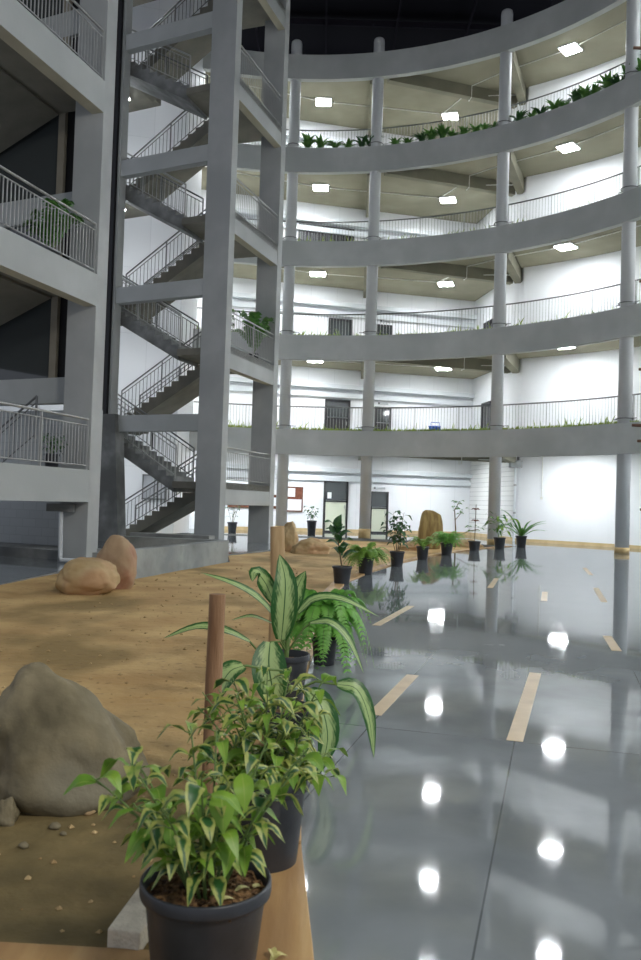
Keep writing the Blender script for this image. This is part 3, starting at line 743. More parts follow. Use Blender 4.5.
# white lift block behind the stairs
for a, c, nm in (((-5.75, 33.6), (-15, 31.2), 'wall_core_front'), ((-5.75, 33.6), (-5.4, 35.4), 'wall_core_side')):
    a = V(a); c = V(c); t = (c-a); ang = math.atan2(t.y, t.x)
    o = MB().prism([(0, 0), (t.length, 0), (t.length, -.2 if nm.endswith('front') else .2), (0, -.2 if nm.endswith('front') else .2)], 0, 23.).build('wall_left', M['wall_panel']); o.location = (a.x, a.y, 0); o.rotation_euler.z = ang; o['kind'] = 'structure'
root = bpy.data.objects.new('window_1', None); COL.objects.link(root); root['kind'] = 'structure'
t = (V((-15, 31.2))-V((-5.75, 33.6))).normalized(); p = V((-5.75, 33.6))+t*.35; root.location = (p.x+.02, p.y-.05, 1.32); root.rotation_euler.z = math.atan2(-t.y, -t.x)
mb = MB(); 
for c, d in (((-.45, -.03, .02), (.96, .08, .05)), ((-.45, -.03, .95), (.96, .08, .05)), ((-.9, -.03, .48), (.05, .08, .9)), ((0, -.03, .48), (.05, .08, .9)), ((-.45, -.03, .48), (.03, .06, .9))): mb.box(c, d)
mb.build('window_frame', M['rail_dark'], root)
MB().box((-.45, 0, .48), (.9, .03, .92)).build('window_pane', M['sign'], root)
# light fittings on the lift lobby ceiling: small bulkheads seen beside the near pillar are ring lights

# low walls in front of the stairs
LW0, LW1 = V((-3.40, 13.6)), V((-2.05, 19.25))
o = MB().prism([tuple(LW0), tuple(LW1), tuple(LW1+V((-.22, .05))), tuple(LW0+V((-.22, .05)))], -.15, .47).build('low_wall', M['kerbwall'], bevel=.012); tag(o, 'low damp concrete wall on the sand before the stair tower', 'low wall')
o = MB().prism([tuple(LW1+V((-.22, .0))), tuple(LW1+V((.0, .0))), tuple(LW1+V((.0, .25))), tuple(LW1+V((-2.6, .75))), tuple(LW1+V((-2.6, .5)))], -.15, .47).build('low_wall', M['kerbwall'], bevel=.012); tag(o, 'concrete wall return turning left behind the long low wall', 'low wall')
o = MB().prism([(-4.6, 20.7), (-2.6, 20.2), (-2.5, 20.5), (-4.5, 21.0)], -.1, .52).build('low_wall', M['raw'], bevel=.01); tag(o, 'darker inner concrete upstand behind the low wall at the stair foot', 'low wall')
o = MB().prism([(-8.5, 20.9), (-2.0, 19.3), (-2.3, 21.8), (.2, 29.0), (-.3, 33.5), (-14, 33.0), (-14, 22)], -.14, .0).build('floor', M['floor'], None); o['kind'] = 'structure'
fl.name = 'floor'

# ------------------------------------------------------------------ near-left building
FA = V((-4.69, 17.24)); UA = V((.285, .959)).normalized(); WA = V((-.94, .341)).normalized()
pill(FA, WA*.70, UA*.40, -.03, ZT, 'concrete_pillar', 'wide white-grey pillar at the right end of the left building')
NRM = V((-UA.y, UA.x))
F1 = FA + UA*.02; F0 = FA - UA*8.3
for n in range(0, 5):
    zm = 4.*n + 1.9
    # edge beam with the olive soffit of the landing behind
    o = MB().prism([tuple(F0), tuple(F1), tuple(F1+NRM*.28), tuple(F0+NRM*.28)], zm-.65, zm, 0, 1).build('landing_beam', [M['paint'], M['beige']]); tag(o, f'pale grey edge beam of the left building above the {ORD[n]} floor', 'beam', 'left building edge beams')
    o = MB().prism([tuple(F0+NRM*.28), tuple(F1+NRM*.28), tuple(F1+WA*.8+UA*.5), tuple(F1+WA*4.2+UA*.5), tuple(F0+NRM*4.5)], zm-.25, zm-.01).build('half_landing', M['stairsoffit']); tag(o, f'concrete landing slab of the left building above the {ORD[n]} floor', 'landing', 'left building landings')
    q0 = F0+NRM*.06; q1 = F1+NRM*.06-UA*.06
    if n < 4: railing('landing_railing', [(q0.x, q0.y, zm), (*(q0.lerp(q1, .62)), zm), (q1.x, q1.y, zm)], 1.03, f'pale steel railing on the left building landing above the {ORD[n]} floor', 'left building railings', .105, 1 if n else 2)
# rear beams (dado bands) on the glazing plane and the glazing itself
G0 = FA + WA*.62 + UA*.46; GD = V((-.905, .425)).normalized()
def gp(s, t=0.): p = G0 + GD*s + UA*t; return (p.x, p.y)
for n in range(1, 5):
    z = 4.*n - .11
    o = MB().prism([gp(-.02), gp(4.2), gp(4.2, .25), gp(-.02, .25)], z-.55, z).build('floor_beam', M['paint']); tag(o, f'grey spandrel band behind the left building railing at the {ORD[n]} floor', 'beam', 'left building spandrels')
    zt = z + 3.45
    root = bpy.data.objects.new(f'window_{n+1}', None); COL.objects.link(root); root['kind'] = 'structure'; root.location = (*gp(0), z)
    def gl(s, t): p = V(gp(s, t)) - V(gp(0)); return (p.x, p.y)
    MB().prism([gl(.88, .10), gl(4.2, .10), gl(4.2, .14), gl(.88, .14)], 0, 3.45).build('glass_pane', M['glass'], root)
    MB().prism([gl(-.1, .10), gl(.70, .10), gl(.70, .14), gl(-.1, .14)], 0, 3.45).build('glass_pane', M['void'], root)
    MB().prism([gl(.70, .0), gl(.88, .0), gl(.88, .14), gl(.70, .14)], 0, 3.45).build('mullion', M['mull'], root)
    # raking underside of the stair behind the railing
    zz = 4.*n + 1.9
    a = V(gp(.85, -.06)); c = V(gp(4.1, -.06)); e = UA*-5.5
    vs = [(a.x, a.y, zz-.30), (c.x, c.y, zz-1.45), (c.x+e.x, c.y+e.y, zz-1.45), (a.x+e.x, a.y+e.y, zz-.30)]
    vs += [(x, y, zz-.26) for x, y, z_ in vs]
    o = MB().add(vs, [[3, 2, 1, 0], [4, 5, 6, 7], [0, 1, 5, 4], [1, 2, 6, 5], [2, 3, 7, 6], [3, 0, 4, 7]]).build('stair_flight', M['stairsoffit']); tag(o, f'raking stair slab behind the left building railing above the {ORD[n]} floor', 'stairs', 'left building stair slabs')
# ground storey of the left building
bw = MB().prism([(0, 0), (6.5, 0), (6.5, .2), (0, .2)], 0, 3.35).build('wall_left', M['blockwall']); bw.name = 'wall_left'; p = V(gp(6.9, 1.3)); bw.location = (p.x, p.y, 0); bw.rotation_euler.z = math.atan2(-GD.y, -GD.x); bw['kind'] = 'structure'
o = MB().prism([gp(-.15, .05), gp(4.6, .05), gp(4.6, 1.3), gp(-.15, 1.3)], -.02, .2).build('plinth_step', M['raw'], bevel=.01); tag(o, 'low grey concrete step under the left building', 'step')
o = MB().prism([(-4.9, 11.0), (-4.62, 15.6), (-4.3, 17.0), (-4.4, 18.2), (-10, 20.4), (-10, 11)], -.12, -.0).build('floor', M['floor']); o['kind'] = 'structure'
# stair handrail seen through the lowest landing railing
q = V(gp(.9, -.35)); q2 = V(gp(3.2, -.35))
railing('stair_handrail', [(*q2, 1.9-.9), (*q, 3.1-.55)], .9, 'sloping handrail behind the lowest railing of the left building', None, .14, 2, 'rail_dark')
# white downpipe
root = thing('downpipe', (*(FA + WA*.52 - UA*.12), 0), 'white plastic downpipe in front of the left building pillar', 'pipe')
MB().tube([(-.03, -.05, 1.15), (0, -.05, .12), (.02, -.06, .06), (.38, -.10, .06)], .045, 10).build('pipe', M['pipe'], root)
MB().box((-.02, 0, 1.12), (.55, .3, .16)).build('pipe_outlet', M['raw'], root)
# gallery-side lamp inside the left building (seen reflected in its glass)
# ------------------------------------------------------------------ roof
o = MB().prism([(-22, -6), (20, -6), (20, 50), (-22, 50)], 23.4, 23.5).build('ceiling', M['roof']); o['kind'] = 'structure'
for k in range(12):
    y = 4 + k*3.4
    mb = MB().bar((-20, y, 23.2), (20, y, 23.2), .12, .25); tag(mb.build('roof_purlin', M['purlin']), 'dark steel purlin under the black roof', 'purlin', 'roof purlins')
for k in range(8):
    x = -10 + k*3.2
    mb = MB().bar((x, 2, 23.0), (x, 46, 23.0), .08, .16); tag(mb.build('roof_tie', M['purlin']), 'thin dark tie running away under the black roof', 'roof tie', 'roof ties')

# pole with rods just inside/outside the right edge
root = thing('rod_pole', (4.75, 12.0, 0), 'dark slim pole with short rusty rods at the right edge of the photo', 'pole')
MB().tube([(0, 0, 0), (.02, 0, 9)], .04, 8).build('pole', M['rail_dark'], root)
rods = [(8.03, -.46, .02), (7.86, -.34, -.05), (6.35, -.22, 0.), (6.0, -.18, .05), (4.68, -.30, .0), (4.33, -.25, .03), (3.42, -.28, 0), (2.62, -.36, 0), (2.40, -.28, 0), (1.43, -.22, 0)]
for z, l, dz in rods: MB().tube([(.02, 0, z), (l, .02, z+dz)], [.032, .022], 6).build('rod', M['rail_rust'], root)

# ------------------------------------------------------------------ boulders
def boulder(name, loc, dims, seed, lab, mat, taper=0., lean=(0, 0), rough=.16, rz=0., sub=5, power=1., prof=None):
    bm = bmesh.new(); bmesh.ops.create_icosphere(bm, subdivisions=sub, radius=1)
    for v in bm.verts:
        p = v.co.copy(); q = p*1.1 + V((seed*3.1, seed, 0))
        d = 1 + rough*noise.noise(q*1.1)*1.7 + rough*.7*noise.noise(q*2.3) + rough*.28*noise.noise(q*5) + rough*.10*noise.noise(q*13)
        if prof:
            h = (p.z+1)/2; rho = math.hypot(p.x, p.y); k = 0
            while k < len(prof)-2 and h > prof[k+1][0]: k += 1
            a, b = prof[k], prof[k+1]; t = (h-a[0])/(b[0]-a[0]); cx = a[1]+(b[1]-a[1])*t; hw = a[2]+(b[2]-a[2])*t
            rr_ = rho**.4*hw*(.55+.45*d) if rho > 1e-6 else 0; ux, uy = (p.x/rho, p.y/rho) if rho > 1e-6 else (0, 0)
            ux, uy = ux*1.0, uy*dims[1]/dims[0]
            v.co = V((cx+ux*rr_, uy*rr_, h*dims[2]*(.9+.1*d) - .08*dims[2])); continue
        p = p*d
        h = (p.z+1)/2
        f = 1 - taper*h
        x = math.copysign(abs(p.x)**power, p.x)*f + lean[0]*h; y = math.copysign(abs(p.y)**power, p.y)*f + lean[1]*h
        v.co = V((x*dims[0]/2, y*dims[1]/2, h*dims[2] - .10*dims[2]))
    me = bpy.data.meshes.new(name); bm.to_mesh(me); bm.free()
    for p in me.polygons: p.use_smooth = True
    me.materials.append(mat); o = bpy.data.objects.new(name, me); COL.objects.link(o); o.location = loc; o.rotation_euler.z = rz
    tag(o, lab, 'rock'); return o
boulder('boulder', (-1.14, 3.95, -.03), (.70, .60, .66), 2.7, 'big pointed grey-brown boulder nearest the viewer on the sand', M['stone_grey'], rough=.30, prof=[(0, .0, .37), (.25, .01, .385), (.5, -.02, .325), (.75, -.075, .24), (.92, -.11, .16), (1, -.13, .09)])
boulder('boulder', (-1.58, 3.78, -.02), (.30, .4, .27), 2.1, 'small sandy rock against the left foot of the big boulder', M['stone_tan'], .35)
boulder('boulder', (-1.27, 3.60, -.03), (.11, .10, .14), 4.4, 'fist-sized grey stone under the big boulder', M['stone_grey'], .3)
boulder('boulder', (-3.30, 12.30, -.03), (.86, .72, .56), 3.2, 'long pale tan boulder lying flat before the white pillar', M['stone_tan'], .10, rough=.12, power=.72)
boulder('boulder', (-3.08, 13.05, -.03), (.62, .52, .88), 5.7, 'upright pinkish-tan boulder behind the flat one', M['stone_pink'], .02, rough=.10, power=.8)
boulder('boulder', (3.80, 29.0, -.05), (.86, .60, 1.46), 7.7, 'upright brown standing stone among the far pots', M['stone_brown'], .10, rough=.08, power=.52)
boulder('boulder', (-.25, 24.2, -.15), (1.15, .9, .62), 8.8, 'low tan boulder between the standing post and the white wall', M['stone_tan'], .3, rough=.18)
boulder('boulder', (-.85, 25.0, -.15), (.6, .6, 1.05), 6.1, 'upright tan boulder behind the pale timber post', M['stone_tan'], .3, rough=.15, power=.8)
boulder('boulder', (5.25, 30.3, -.1), (1.3, .9, .42), 9.3, 'low tan mound beside the standing stone', M['stone_tan'], .3, rough=.2)
boulder('boulder', (3.1, 28.2, -.1), (.9, .7, .34), 10.3, 'low sandy rock left of the standing stone', M['stone_tan'], .3, rough=.2)
rr = random.Random(9)
for k, (x, y, s_) in enumerate([(-1.05, 3.55, .035), (-1.28, 3.40, .045), (-1.12, 3.38, .03), (-1.20, 3.30, .025), (-.88, 3.9, .03), (-.95, 3.7, .04), (-1.0, 3.50, .02), (-1.35, 3.30, .03)]):
    boulder('pebble', (x, y, sand_h(x, y)), (s_*1.4, s_, s_*.9), k+.5, ['pale', 'grey', 'sandy', 'tiny'][k % 4] + ' pebble on the dark soil below the big boulder', M['stone_tan' if k % 2 else 'stone_grey'], sub=2)['group'] = 'pebbles on the soil'

mb = MB(); rc = random.Random(15)
for k in range(420):
    y = 2.3 + 16*rc.random()**1.6; x = rc.uniform(-1.9-.12*y, -.35); r_ = rc.uniform(.004, .016)*(1+.06*y); z = sand_h(x, y)+r_*.2
    if x > -.6 and y < 4: continue
    pts = [(1, 0, 0), (-.9, .2, 0), (.1, 1.1, 0), (-.1, -.9, 0), (0, 0, .7), (0, 0, -.8)]
    a = rc.uniform(0, 6.28); ca, sa = math.cos(a)*r_, math.sin(a)*r_
    mb.add([(x+p[0]*ca-p[1]*sa, y+p[0]*sa+p[1]*ca, z+p[2]*r_) for p in pts], [[0, 2, 4], [2, 1, 4], [1, 3, 4], [3, 0, 4], [2, 0, 5], [1, 2, 5], [3, 1, 5], [0, 3, 5]])
tag(mb.build('gravel', M['clod']), 'loose brown clods and grit scattered over the sand', 'gravel', kind='stuff')
# concrete block with a hollow
root = None
bl = MB(); bx, by = -.50, 2.74
bl.prism([(-.085, -.15), (.02, -.16), (.03, .13), (-.08, .14)], 0, .07); bl.prism([(.03, .02), (.17, .01), (.17, .13), (.03, .14)], 0, .07)
o = bl.build('concrete_block', M['block'], bevel=.006); o.location = (bx, by, .0); o.rotation_euler.z = -.1; tag(o, 'broken beige concrete block beside the nearest black pot', 'block')

# wooden stakes
o = MB().tube([(0, 0, -.1), (.0, 0, .5), (.004, .0, .925)], [.040, .040, .039], 14).build('wooden_stake', M['wood_post'], bevel=0); o.location = (-.475, 4.05, 0); tag(o, 'short brown round wooden stake behind the variegated plant', 'stake')
o = MB().tube([(0, 0, -.1), (.0, 0, .6), (-.02, 0, 1.13)], [.072, .072, .07], 12).build('wooden_stake', M['trunkstake']); o.location = (-.39, 8.4, 0); tag(o, 'pale tan timber post behind the cream-centred leaves', 'stake')

# ------------------------------------------------------------------ potted plants
def pot(root, r, h, mulch='bark_mulch', n=40):
    MB().lathe([(0, .0), (r*.74, 0), (r*.76, .01), (r*.92, h*.86), (r*.93, h*.87), (r*1.0, h*.875), (r*1.01, h*.90), (r*1.01, h*.985), (r*.995, h), (r*.965, h), (r*.95, h*.985), (r*.92, h*.86), (r*.90, h*.8), (0, h*.8)], n).build('pot', M['pot'], root)
    rr = random.Random(int(r*1000)); mb = MB(); k = 14
    rings = [0, .3, .55, .78, .92]
    vs = [(0, 0, h*.86)]
    for q in rings[1:]:
        for j in range(20): a = 2*math.pi*j/20; vs.append((r*q*math.cos(a), r*q*math.sin(a), h*.86 + (rr.uniform(-.008, .012) if q < .9 else -.005)))
    fs = [[0, 1+j, 1+(j+1) % 20] for j in range(20)]
    for i in range(3): fs += [[1+i*20+j, 1+(i+1)*20+j, 1+(i+1)*20+(j+1) % 20, 1+i*20+(j+1) % 20] for j in range(20)]
    mb.add(vs, fs, True).build('soil', M[mulch], root)

def bushy(root, h0, seed, n_stem, hgt, spread, leafL, leafW, mats, nleaf, up=.3, stem='stem', lopsided=(0, 0), low=.25):
    """stems with alternating leaves"""
    r = random.Random(seed); st = MB(); lf = [MB() for _ in mats]
    for k in range(n_stem):
        a = 2*math.pi*(k + r.uniform(-.3, .3))/n_stem; hh = hgt*r.uniform(.65, 1.0); sp = spread*r.uniform(.35, 1.0)
        d = V((math.cos(a)*sp + lopsided[0], math.sin(a)*sp + lopsided[1], 0))
        base = V((math.cos(a)*.04, math.sin(a)*.04, h0))
        mid = base + d*.35 + V((0, 0, hh*.55)); tip = base + d + V((r.uniform(-.03, .03), r.uniform(-.03, .03), hh))
        path = []
        for i in range(9):
            t = i/8; path.append(base.lerp(mid, t).lerp(mid.lerp(tip, t), t))
        st.tube([tuple(p) for p in path], [.006*(1-.6*i/8)*(hgt/.5)**.5 for i in range(9)], 5, False)
        for i in range(nleaf):
            t = low + (1-low)*(i+.5*r.random())/nleaf; t = min(t, 1.)
            j = min(7, int(t*8)); p = path[j].lerp(path[j+1], t*8-j)
            an = i*2.4 + r.uniform(-.4, .4) + a; L_ = leafL*r.uniform(.65, 1.15)
            dd = V((math.cos(an), math.sin(an), 0)); u = r.uniform(-.25, .55)*up*2
            ps = p + dd*L_*.25 + V((0, 0, L_*.12))
            st.tube([tuple(p), tuple(ps)], .0022, 4, False)
            m1 = ps + dd*L_*.5 + V((0, 0, L_*u)); e = ps + dd*L_*.98 + V((0, 0, L_*(u-.35 - r.random()*.3)))
            tw = V((r.uniform(-.35, .35), r.uniform(-.35, .35), 1))
            lf[r.randrange(len(mats))].leaf([tuple(ps), tuple(m1), tuple(e)], leafW*r.uniform(.75, 1.15)*L_/leafL, tuple(tw), r.uniform(.05, .35), wave=.1)
    st.build('stems', M[stem], root)
    for m_, l_ in zip(mats, lf):
        if l_.f: l_.build('foliage', M[m_], root)

def frond(lf, st, base, d, L_, rise, droop, leafl, n=22, seed=0, w=.42):
    r = random.Random(seed); pts = []
    side = V((-d.y, d.x, 0))
    for i in range(n+1):
        t = i/n; pts.append(base + d*(L_*t*(1-.12*t)) + V((0, 0, rise*math.sin(min(t*2.1, 3.14))*.75 - droop*t*t)))
    st.tube([tuple(p) for p in pts], [.004*(1-.7*i/n)*(L_/.4)**.5 for i in range(n+1)], 4, False)
    for i in range(2, n):
        t = i/n; p = pts[i]; tg = (pts[i+1]-pts[i-1]).normalized()
        l = leafl*(math.sin(math.pi*min(1, (t*.92+.08)))**.6)*r.uniform(.85, 1.1)
        for s_ in (-1, 1):
            dd = (side*s_ + tg*.35).normalized()
            e = p + dd*l + V((0, 0, -l*.25)); m_ = p + dd*l*.5 + V((0, 0, l*.03))
            lf.add([tuple(p-tg*l*w*.35), tuple(p+tg*l*w*.35), tuple(m_+tg*l*w*.5), tuple(e), tuple(m_-tg*l*w*.5)], [[0, 1, 2, 4], [4, 2, 3]], True, [(.5, 0), (.5, .1), (.9, .5), (.5, 1), (.1, .5)])
def fern(root, h0, seed, nf, L_, rise, droop, leafl, mat, n=22, az=None):
    r = random.Random(seed); lf = MB(); st = MB()
    for k in range(nf):
        a = 2*math.pi*k/nf*1.618*3 + r.uniform(-.2, .2) if az is None else r.uniform(*az)
        q = r.uniform(.6, 1.05); frond(lf, st, V((0, 0, h0)), V((math.cos(a), math.sin(a), 0)), L_*q, rise*r.uniform(.5, 1.3), droop*r.uniform(.4, 1.2), leafl, n, seed*100+k)
    st.build('stems', M['stem'], root); lf.build('foliage', M[mat], root)

# nearest: variegated plant in a large black pot
root = thing('potted_plant', (-.285, 2.42, .0), 'nearest black pot with a bushy yellow-green variegated plant', 'potted plant'); pot(root, .182, .31, n=64)
bushy(root, .26, 11, 13, .46, .27, .086, .048, ['leaf_var', 'leaf_lime', 'leaf_var'], 15, .25, low=.2, lopsided=(-.03, 0))
r_ = random.Random(3); mb = MB()
for (dx, dz, ln, wd_) in [(.045, .33, .095, .07), (.10, .38, .085, .055), (-.02, .36, .10, .05), (-.09, .26, .08, .045)]:
    mb.leaf([(dx, -.12, .26+dz), (dx+.01, -.16, .26+dz-ln*.35), (dx+.015, -.17, .26+dz-ln)], wd_, (.1, -1, .5), .1)
mb.build('foliage', M['leaf_lime'], root)
mb = MB(); rc = random.Random(77)
for k in range(260):
    a = rc.uniform(0, 6.28); q = .165*rc.random()**.5; c = V((q*math.cos(a), q*math.sin(a), .268+rc.uniform(0, .012))); e = V((rc.uniform(-1, 1), rc.uniform(-1, 1), rc.uniform(-.4, .4))).normalized()*rc.uniform(.006, .016)
    mb.bar(tuple(c-e), tuple(c+e), rc.uniform(.006, .014), .004)
o = mb.build('bark_chips', M['bark_mulch'], root); o['kind'] = 'stuff'
# soil litter: yellow leaves on the mulch
mb = MB()
for k in range(7):
    a = r_.uniform(0, 6.28); q = r_.uniform(.03, .14); mb.leaf([(q*math.cos(a), q*math.sin(a), .275), (q*math.cos(a)+.02, q*math.sin(a)+.01, .283), (q*math.cos(a)+.045, q*math.sin(a)+.02, .276)], .022, (0, 0, 1), .2)
mb.build('fallen_leaves', M['leaf_yel'], root)
# second variegated plant
root = thing('potted_plant', (-.175, 3.25, .0), 'second black pot with drooping variegated foliage behind the nearest plant', 'potted plant'); pot(root, .170, .34, n=48)
bushy(root, .29, 23, 12, .42, .24, .09, .05, ['leaf_var', 'leaf_lime', 'leaf_var'], 18, .2, low=.06, lopsided=(-.02, 0))
bushy(root, .29, 24, 11, .13, .24, .09, .048, ['leaf_var', 'leaf_lime'], 14, .1, low=.2)
o = MB().leaf([(0, 0, .0), (.02, .015, .012), (.05, .03, .002)], .03, (0, 0, 1), .4).leaf([(0.01, 0.01, .005), (.0, .03, .02), (-.01, .05, .004)], .024, (0, 0, 1), .4).build('fallen_leaf', M['leaf_yel']); o.location = (-.10, 2.53, .024); tag(o, 'small curled yellow leaf fallen on the plywood plank', 'leaf')

# cream-centred broad leaves (given as pixels offsets converted to metres about the stem)
root = thing('potted_plant', (-.20, 5.9, 0), 'pot with large arching leaves, dark green with cream centres', 'potted plant'); pot(root, .165, .33, n=40)
MB().tube([(0, 0, .28), (.01, 0, .42), (-.01, 0, .58)], [.018, .016, .012], 8).build('stem', M['stem'], root)
K = .00694
def lp(x, y, d=0.): return ((x-291)*K, d, 1.37-(y-504)*K)
LV = [ # petiole points, blade points, width, normal
    ([(291, 650, 0)], [(286, 640, -.02), (288, 610, -.06), (288, 580, -.04), (281, 556, .02)], .185, (0, -1, .25)),
    ([(289, 645, 0)], [(280, 618, -.03), (262, 598, -.10), (238, 584, -.16), (207, 574, -.2)], .085, (-.3, -.5, .9)),
    ([(290, 640, 0.02)], [(276, 604, .05), (268, 586, .05), (258, 574, -.02), (256, 583, -.08)], .12, (-.2, -.8, .6)),
    ([(290, 660, 0), (272, 652, -.05), (262, 648, -.1)], [(256, 640, -.14), (232, 628, -.22), (206, 625, -.26), (176, 636, -.30)], .095, (-.2, -.55, 1)),
    ([(290, 650, -.02), (285, 640, -.1)], [(276, 640, -.14), (276, 660, -.22), (281, 684, -.24), (286, 703, -.20)], .235, (.05, -1, .3)),
    ([(292, 640, 0)], [(302, 613, -.02), (318, 598, -.04), (345, 598, -.02), (383, 615, 0)], .095, (.2, -.6, 1)),
    ([(294, 650, 0), (308, 628, -.04)], [(314, 622, -.06), (334, 620, -.1), (352, 636, -.12), (368, 668, -.12)], .10, (.45, -.5, .9)),
([(292, 645, .05)], [(296, 615, .08), (300, 590, .10), (308, 572, .06)], .12, (.2, -1, .2)),
    ([(289, 645, .05)], [(276, 625, .02), (256, 618, -.02), (236, 622, -.04)], .06, (-.1, -.3, 1)),
    None,
    ([(293, 690, 0), (305, 685, -.1), (322, 675, -.15), (340, 676, -.18)], [(343, 676, -.18), (362, 680, -.2), (374, 706, -.22), (380, 744, -.22)], .125, (.55, -.8, .45)),
    ([(293, 690, 0), (305, 682, -.12), (313, 682, -.18)], [(316, 682, -.2), (328, 694, -.28), (335, 725, -.3), (326, 762, -.26)], .175, (.35, -1, .2)),
    ([(289, 670, 0), (270, 666, -.1), (255, 662, -.15)], [(252, 662, -.16), (240, 666, -.22), (231, 682, -.24), (224, 702, -.22)], .17, (-.5, -.8, .4)),
]
cut = LV.index(None)
def blades(root, LL, lp):
    pet = MB()
    for P_, B_, w, nm in LL:
        blade = [lp(*p) for p in B_]; pp = [lp(*p) for p in P_] + [blade[0]]
        pet.tube(pp, .007, 6, False)
        MB().leaf(blade, w, nm, .18, wave=.04, prof=lambda t: math.sin(math.pi*min(1, t*.93+.07)**.85)**.8).build('leaf', M['leaf_dumb'], root)
    pet.build('petioles', M['stem'], root)
blades(root, LV[:cut], lp)
root = thing('potted_plant', (-.13, 4.5, 0), 'pot hidden by foliage whose two long pale-centred leaves hang over the floor on the right', 'potted plant'); pot(root, .15, .30, n=40)
K2 = 4.5/850
blades(root, [(P_, B_, w*.78, nm) for P_, B_, w, nm in LV[cut+1:]], lambda x, y, d=0.: ((x-296)*K2, d*.8, 1.37-(y-503)*K2))
# fern behind it
root = thing('potted_plant', (.08, 7.3, 0), 'bright green fern with long drooping fronds behind the cream-leaved plant', 'potted plant'); pot(root, .115, .22)
fern(root, .21, 3, 60, .50, .62, .60, .085, 'leaf_fern', 30)
# rubber plant
root = thing('potted_plant', (.42, 14.6, 0), 'black pot with tall dark glossy oval leaves behind the fern', 'potted plant'); pot(root, .17, .31)
mb = MB().tube([(0, 0, .25), (-.06, 0, .6), (-.12, 0, .95)], [.014, .012, .008], 6); mb.build('stem', M['stem_br'], root)
mb = MB(); r_ = random.Random(8)
for k in range(13):
    t = k/12; z = .45 + .5*t; a = k*2.4; d = V((math.cos(a), math.sin(a), 0)); x = -.12*t; L_ = .26
    mb.leaf([(x, 0, z), (x+d.x*L_*.5, d.y*L_*.5, z+.12), (x+d.x*L_, d.y*L_, z+.10)], .14, (-d.x*.5, -d.y*.5 - .4, 1), .15)
mb.leaf([(-.12, 0, .95), (-.10, -.03, 1.08), (-.04, -.02, 1.2)], .15, (0, -1, .2)); mb.leaf([(-.12, 0, .9), (-.2, -.03, .95), (-.23, -.02, 1.02)], .12, (0, -1, .3))
mb.build('foliage', M['leaf_dark'], root)
# far row along the kerb
def far_pot(x, y, lab, r=.17, h=.34):
    root = thing('potted_plant', (x, y, 0), lab, 'potted plant', 'black pots along the sand edge'); pot(root, r, h, n=24); return root
root = far_pot(.95, 16.9, 'black pot overflowing with pale green feathery fern, left of the dark shrub'); fern(root, .30, 5, 60, .62, .42, .38, .085, 'leaf_fernl', 18)
root = far_pot(1.80, 19.4, 'black pot with a dark bushy shrub, first pot left of the standing stone'); bushy(root, .3, 31, 6, .95, .26, .17, .10, ['leaf_dark'], 13, .3, 'stem_br')
root = far_pot(2.72, 22.2, 'black pot with a small pale fern in front of the standing stone'); fern(root, .30, 6, 30, .55, .40, .18, .07, 'leaf_fernl', 14)
root = far_pot(3.72, 24.7, 'black pot with a dense rounded green fern right of the standing stone', .19, .34); fern(root, .30, 7, 70, .72, .50, .34, .09, 'leaf_fern', 14)
root = far_pot(5.02, 27.4, 'black pot with one thin bare stem and two reddish leaf tufts', .20, .32)
MB().tube([(0, 0, .27), (.02, 0, 1.5)], .010, 5).build('stem', M['stem_br'], root)
mb = MB()
for z in (.95, 1.32):
    for k in range(6): a = k*1.05; d = V((math.cos(a), math.sin(a), 0)); mb.leaf([(.01, 0, z), tuple(V((.01, 0, z))+d*.07+V((0, 0, .05))), tuple(V((.01, 0, z))+d*.15+V((0, 0, .0)))], .06, (-d.x*.3, -d.y*.3-.5, 1))
mb.build('foliage', M['cork'], root)
root = far_pot(6.25, 29.4, 'black pot with a leafy upright green plant in front of the third column', .21, .40); bushy(root, .34, 41, 5, .95, .42, .40, .11, ['leaf_lime', 'leaf_mid'], 6, .3)
root = far_pot(7.45, 31.3, 'rightmost black pot with long spiky arching leaves', .21, .42)
mb = MB(); r_ = random.Random(12)
for k in range(22):
    a = k*2.4; d = V((math.cos(a), math.sin(a)*.8, 0)); L_ = r_.uniform(.7, 1.3); e = r_.uniform(.5, 1.35)
    mb.leaf([(0, 0, .36), tuple(d*L_*.45 + V((0, 0, .36+L_*.45*e))), tuple(d*L_*.95 + V((0, 0, .36+L_*(.75*e-.15))))], .085, (-d.x*.6, -d.y*.6-.3, 1), .3)
mb.build('foliage', M['leaf_mid'], root)
# thin branchy young tree in the sand
root = thing('young_tree', (4.75, 29.6, -.05), 'thin young tree with sparse leaves right of the standing stone', 'tree')
mb = MB().tube([(0, 0, 0), (.0, 0, .7), (-.05, 0, 1.35), (.1, 0, 1.62)], [.03, .025, .018, .01], 6); mb.tube([(-.02, 0, 1.0), (.22, 0, 1.3)], .012, 5); mb.tube([(0, 0, .4), (.45, 0, .62), (.8, 0, .7)], .012, 5); mb.build('trunk', M['stem_br'], root)
mb = MB(); r_ = random.Random(4)
for k in range(42):
    c = V(r_.choice([(.05, 0, 1.55), (.2, 0, 1.3), (-.05, 0, 1.35), (.5, 0, .68), (.85, 0, .72)])); a = r_.uniform(0, 6.28); c += V((r_.uniform(-.14, .14), r_.uniform(-.14, .14), r_.uniform(-.1, .12)))
    mb.leaf([tuple(c), tuple(c+V((math.cos(a)*.07, math.sin(a)*.07, .02))), tuple(c+V((math.cos(a)*.13, math.sin(a)*.13, -.02)))], .06, (0, -.5, 1))
mb.build('foliage', M['leaf_mid'], root)
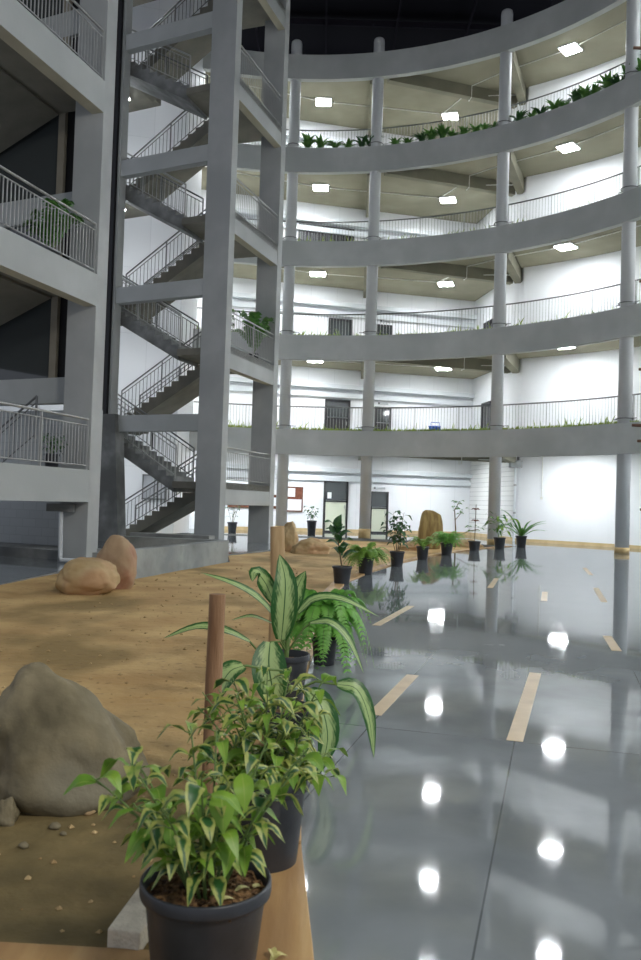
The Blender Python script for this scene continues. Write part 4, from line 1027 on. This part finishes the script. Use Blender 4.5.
# pots standing in the far corridor and on landings
root = thing('potted_plant', (-.32, 37.2, 0), 'small dark pot plant standing before the white wall left of the framed door', 'potted plant'); pot(root, .22, .62, n=20); bushy(root, .55, 51, 5, .75, .3, .2, .12, ['leaf_dark'], 6, .3, 'stem_br')
root = thing('potted_plant', (-3.75, 36.8, 0), 'dark pot with a spindly plant under the tower half landing', 'potted plant'); pot(root, .22, .45, n=20); bushy(root, .4, 52, 4, 1.3, .35, .2, .10, ['leaf_dark'], 5, .3, 'stem_br')
p = F1 + WA*.55 - UA*.35
root = thing('potted_plant', (p.x-.12, p.y, 1.9), 'potted shrub on the lowest left landing beside the white pillar', 'potted plant'); pot(root, .16, .30, n=20); bushy(root, .25, 53, 7, .50, .25, .16, .06, ['leaf_mid', 'leaf_dark'], 8, .3)
p = F1 + WA*.62 - UA*.75
root = thing('potted_plant', (p.x, p.y, 5.9), 'potted palm with arching fronds on the middle left landing', 'potted plant'); pot(root, .17, .30, n=20); fern(root, .3, 14, 18, .78, 1.05, .15, .2, 'leaf_mid', 14)
p = F1 - UA*3.1 + NRM*.9
root = thing('potted_plant', (p.x, p.y, 5.9), 'bushy bright green potted plant at the left edge of the middle landing', 'potted plant'); pot(root, .18, .3, n=20); bushy(root, .3, 54, 8, 1.15, .4, .2, .09, ['leaf_lime', 'leaf_mid'], 12, .3)
e0 = V((-2.78, 24.78)); e1 = V((-1.56, 28.44)); q = e0.lerp(e1, .80)+V((-.50, 0))
root = thing('potted_plant', (q.x, q.y, 5.9), 'potted palm leaning over the middle tower landing railing', 'potted plant'); pot(root, .17, .3, n=20); fern(root, .3, 15, 18, .85, 1.5, .1, .25, 'leaf_mid', 14)
q = e0.lerp(e1, .12)+V((-.35, .2))
root = thing('potted_plant', (q.x, q.y, 5.9), 'leafy potted plant beside the near pillar on the middle tower landing', 'potted plant'); pot(root, .17, .3, n=20); bushy(root, .3, 56, 6, 1.1, .35, .16, .09, ['leaf_dark', 'leaf_mid'], 9, .3)

# ------------------------------------------------------------------ dim night ambience, camera, view
w = bpy.data.worlds.new('night'); sc.world = w; w.use_nodes = True
w.node_tree.nodes['Background'].inputs['Color'].default_value = (.80, .86, 1.0, 1); w.node_tree.nodes['Background'].inputs['Strength'].default_value = .5
# soft fill added high behind the viewer for the near plants and sand
for (x, y, z, tx, ty, tz, e, sz) in ((6.5, -4.5, 9.5, -1.5, 12, 2, 900, 2.0),):
    ld = bpy.data.lights.new('soft_fill', 'AREA'); ld.energy = e; ld.size = sz; ld.color = (1, .95, .86)
    lo = bpy.data.objects.new('fill_light', ld); COL.objects.link(lo); lo.location = (x, y, z); lo.rotation_euler = (V((tx, ty, tz))-V((x, y, z))).to_track_quat('-Z', 'Y').to_euler()
cam = bpy.data.cameras.new('camera'); co = bpy.data.objects.new('camera', cam); COL.objects.link(co)
cam.sensor_fit = 'VERTICAL'; cam.sensor_height = 36.; cam.lens = 850/960*36; cam.clip_end = 300
th, ph = .0277, .0319
co.matrix_world = Matrix.Translation((0, 0, 1.37)) @ Matrix.Rotation(math.pi/2 + th, 4, 'X') @ Matrix.Rotation(ph, 4, 'Z')
cam.dof.use_dof = True; cam.dof.focus_distance = 11.; cam.dof.aperture_fstop = 5.6
sc.camera = co
sc.view_settings.view_transform = 'Standard'; sc.view_settings.look = 'None'; sc.view_settings.exposure = 0.; sc.view_settings.gamma = 1; sc.view_settings.use_curve_mapping = False
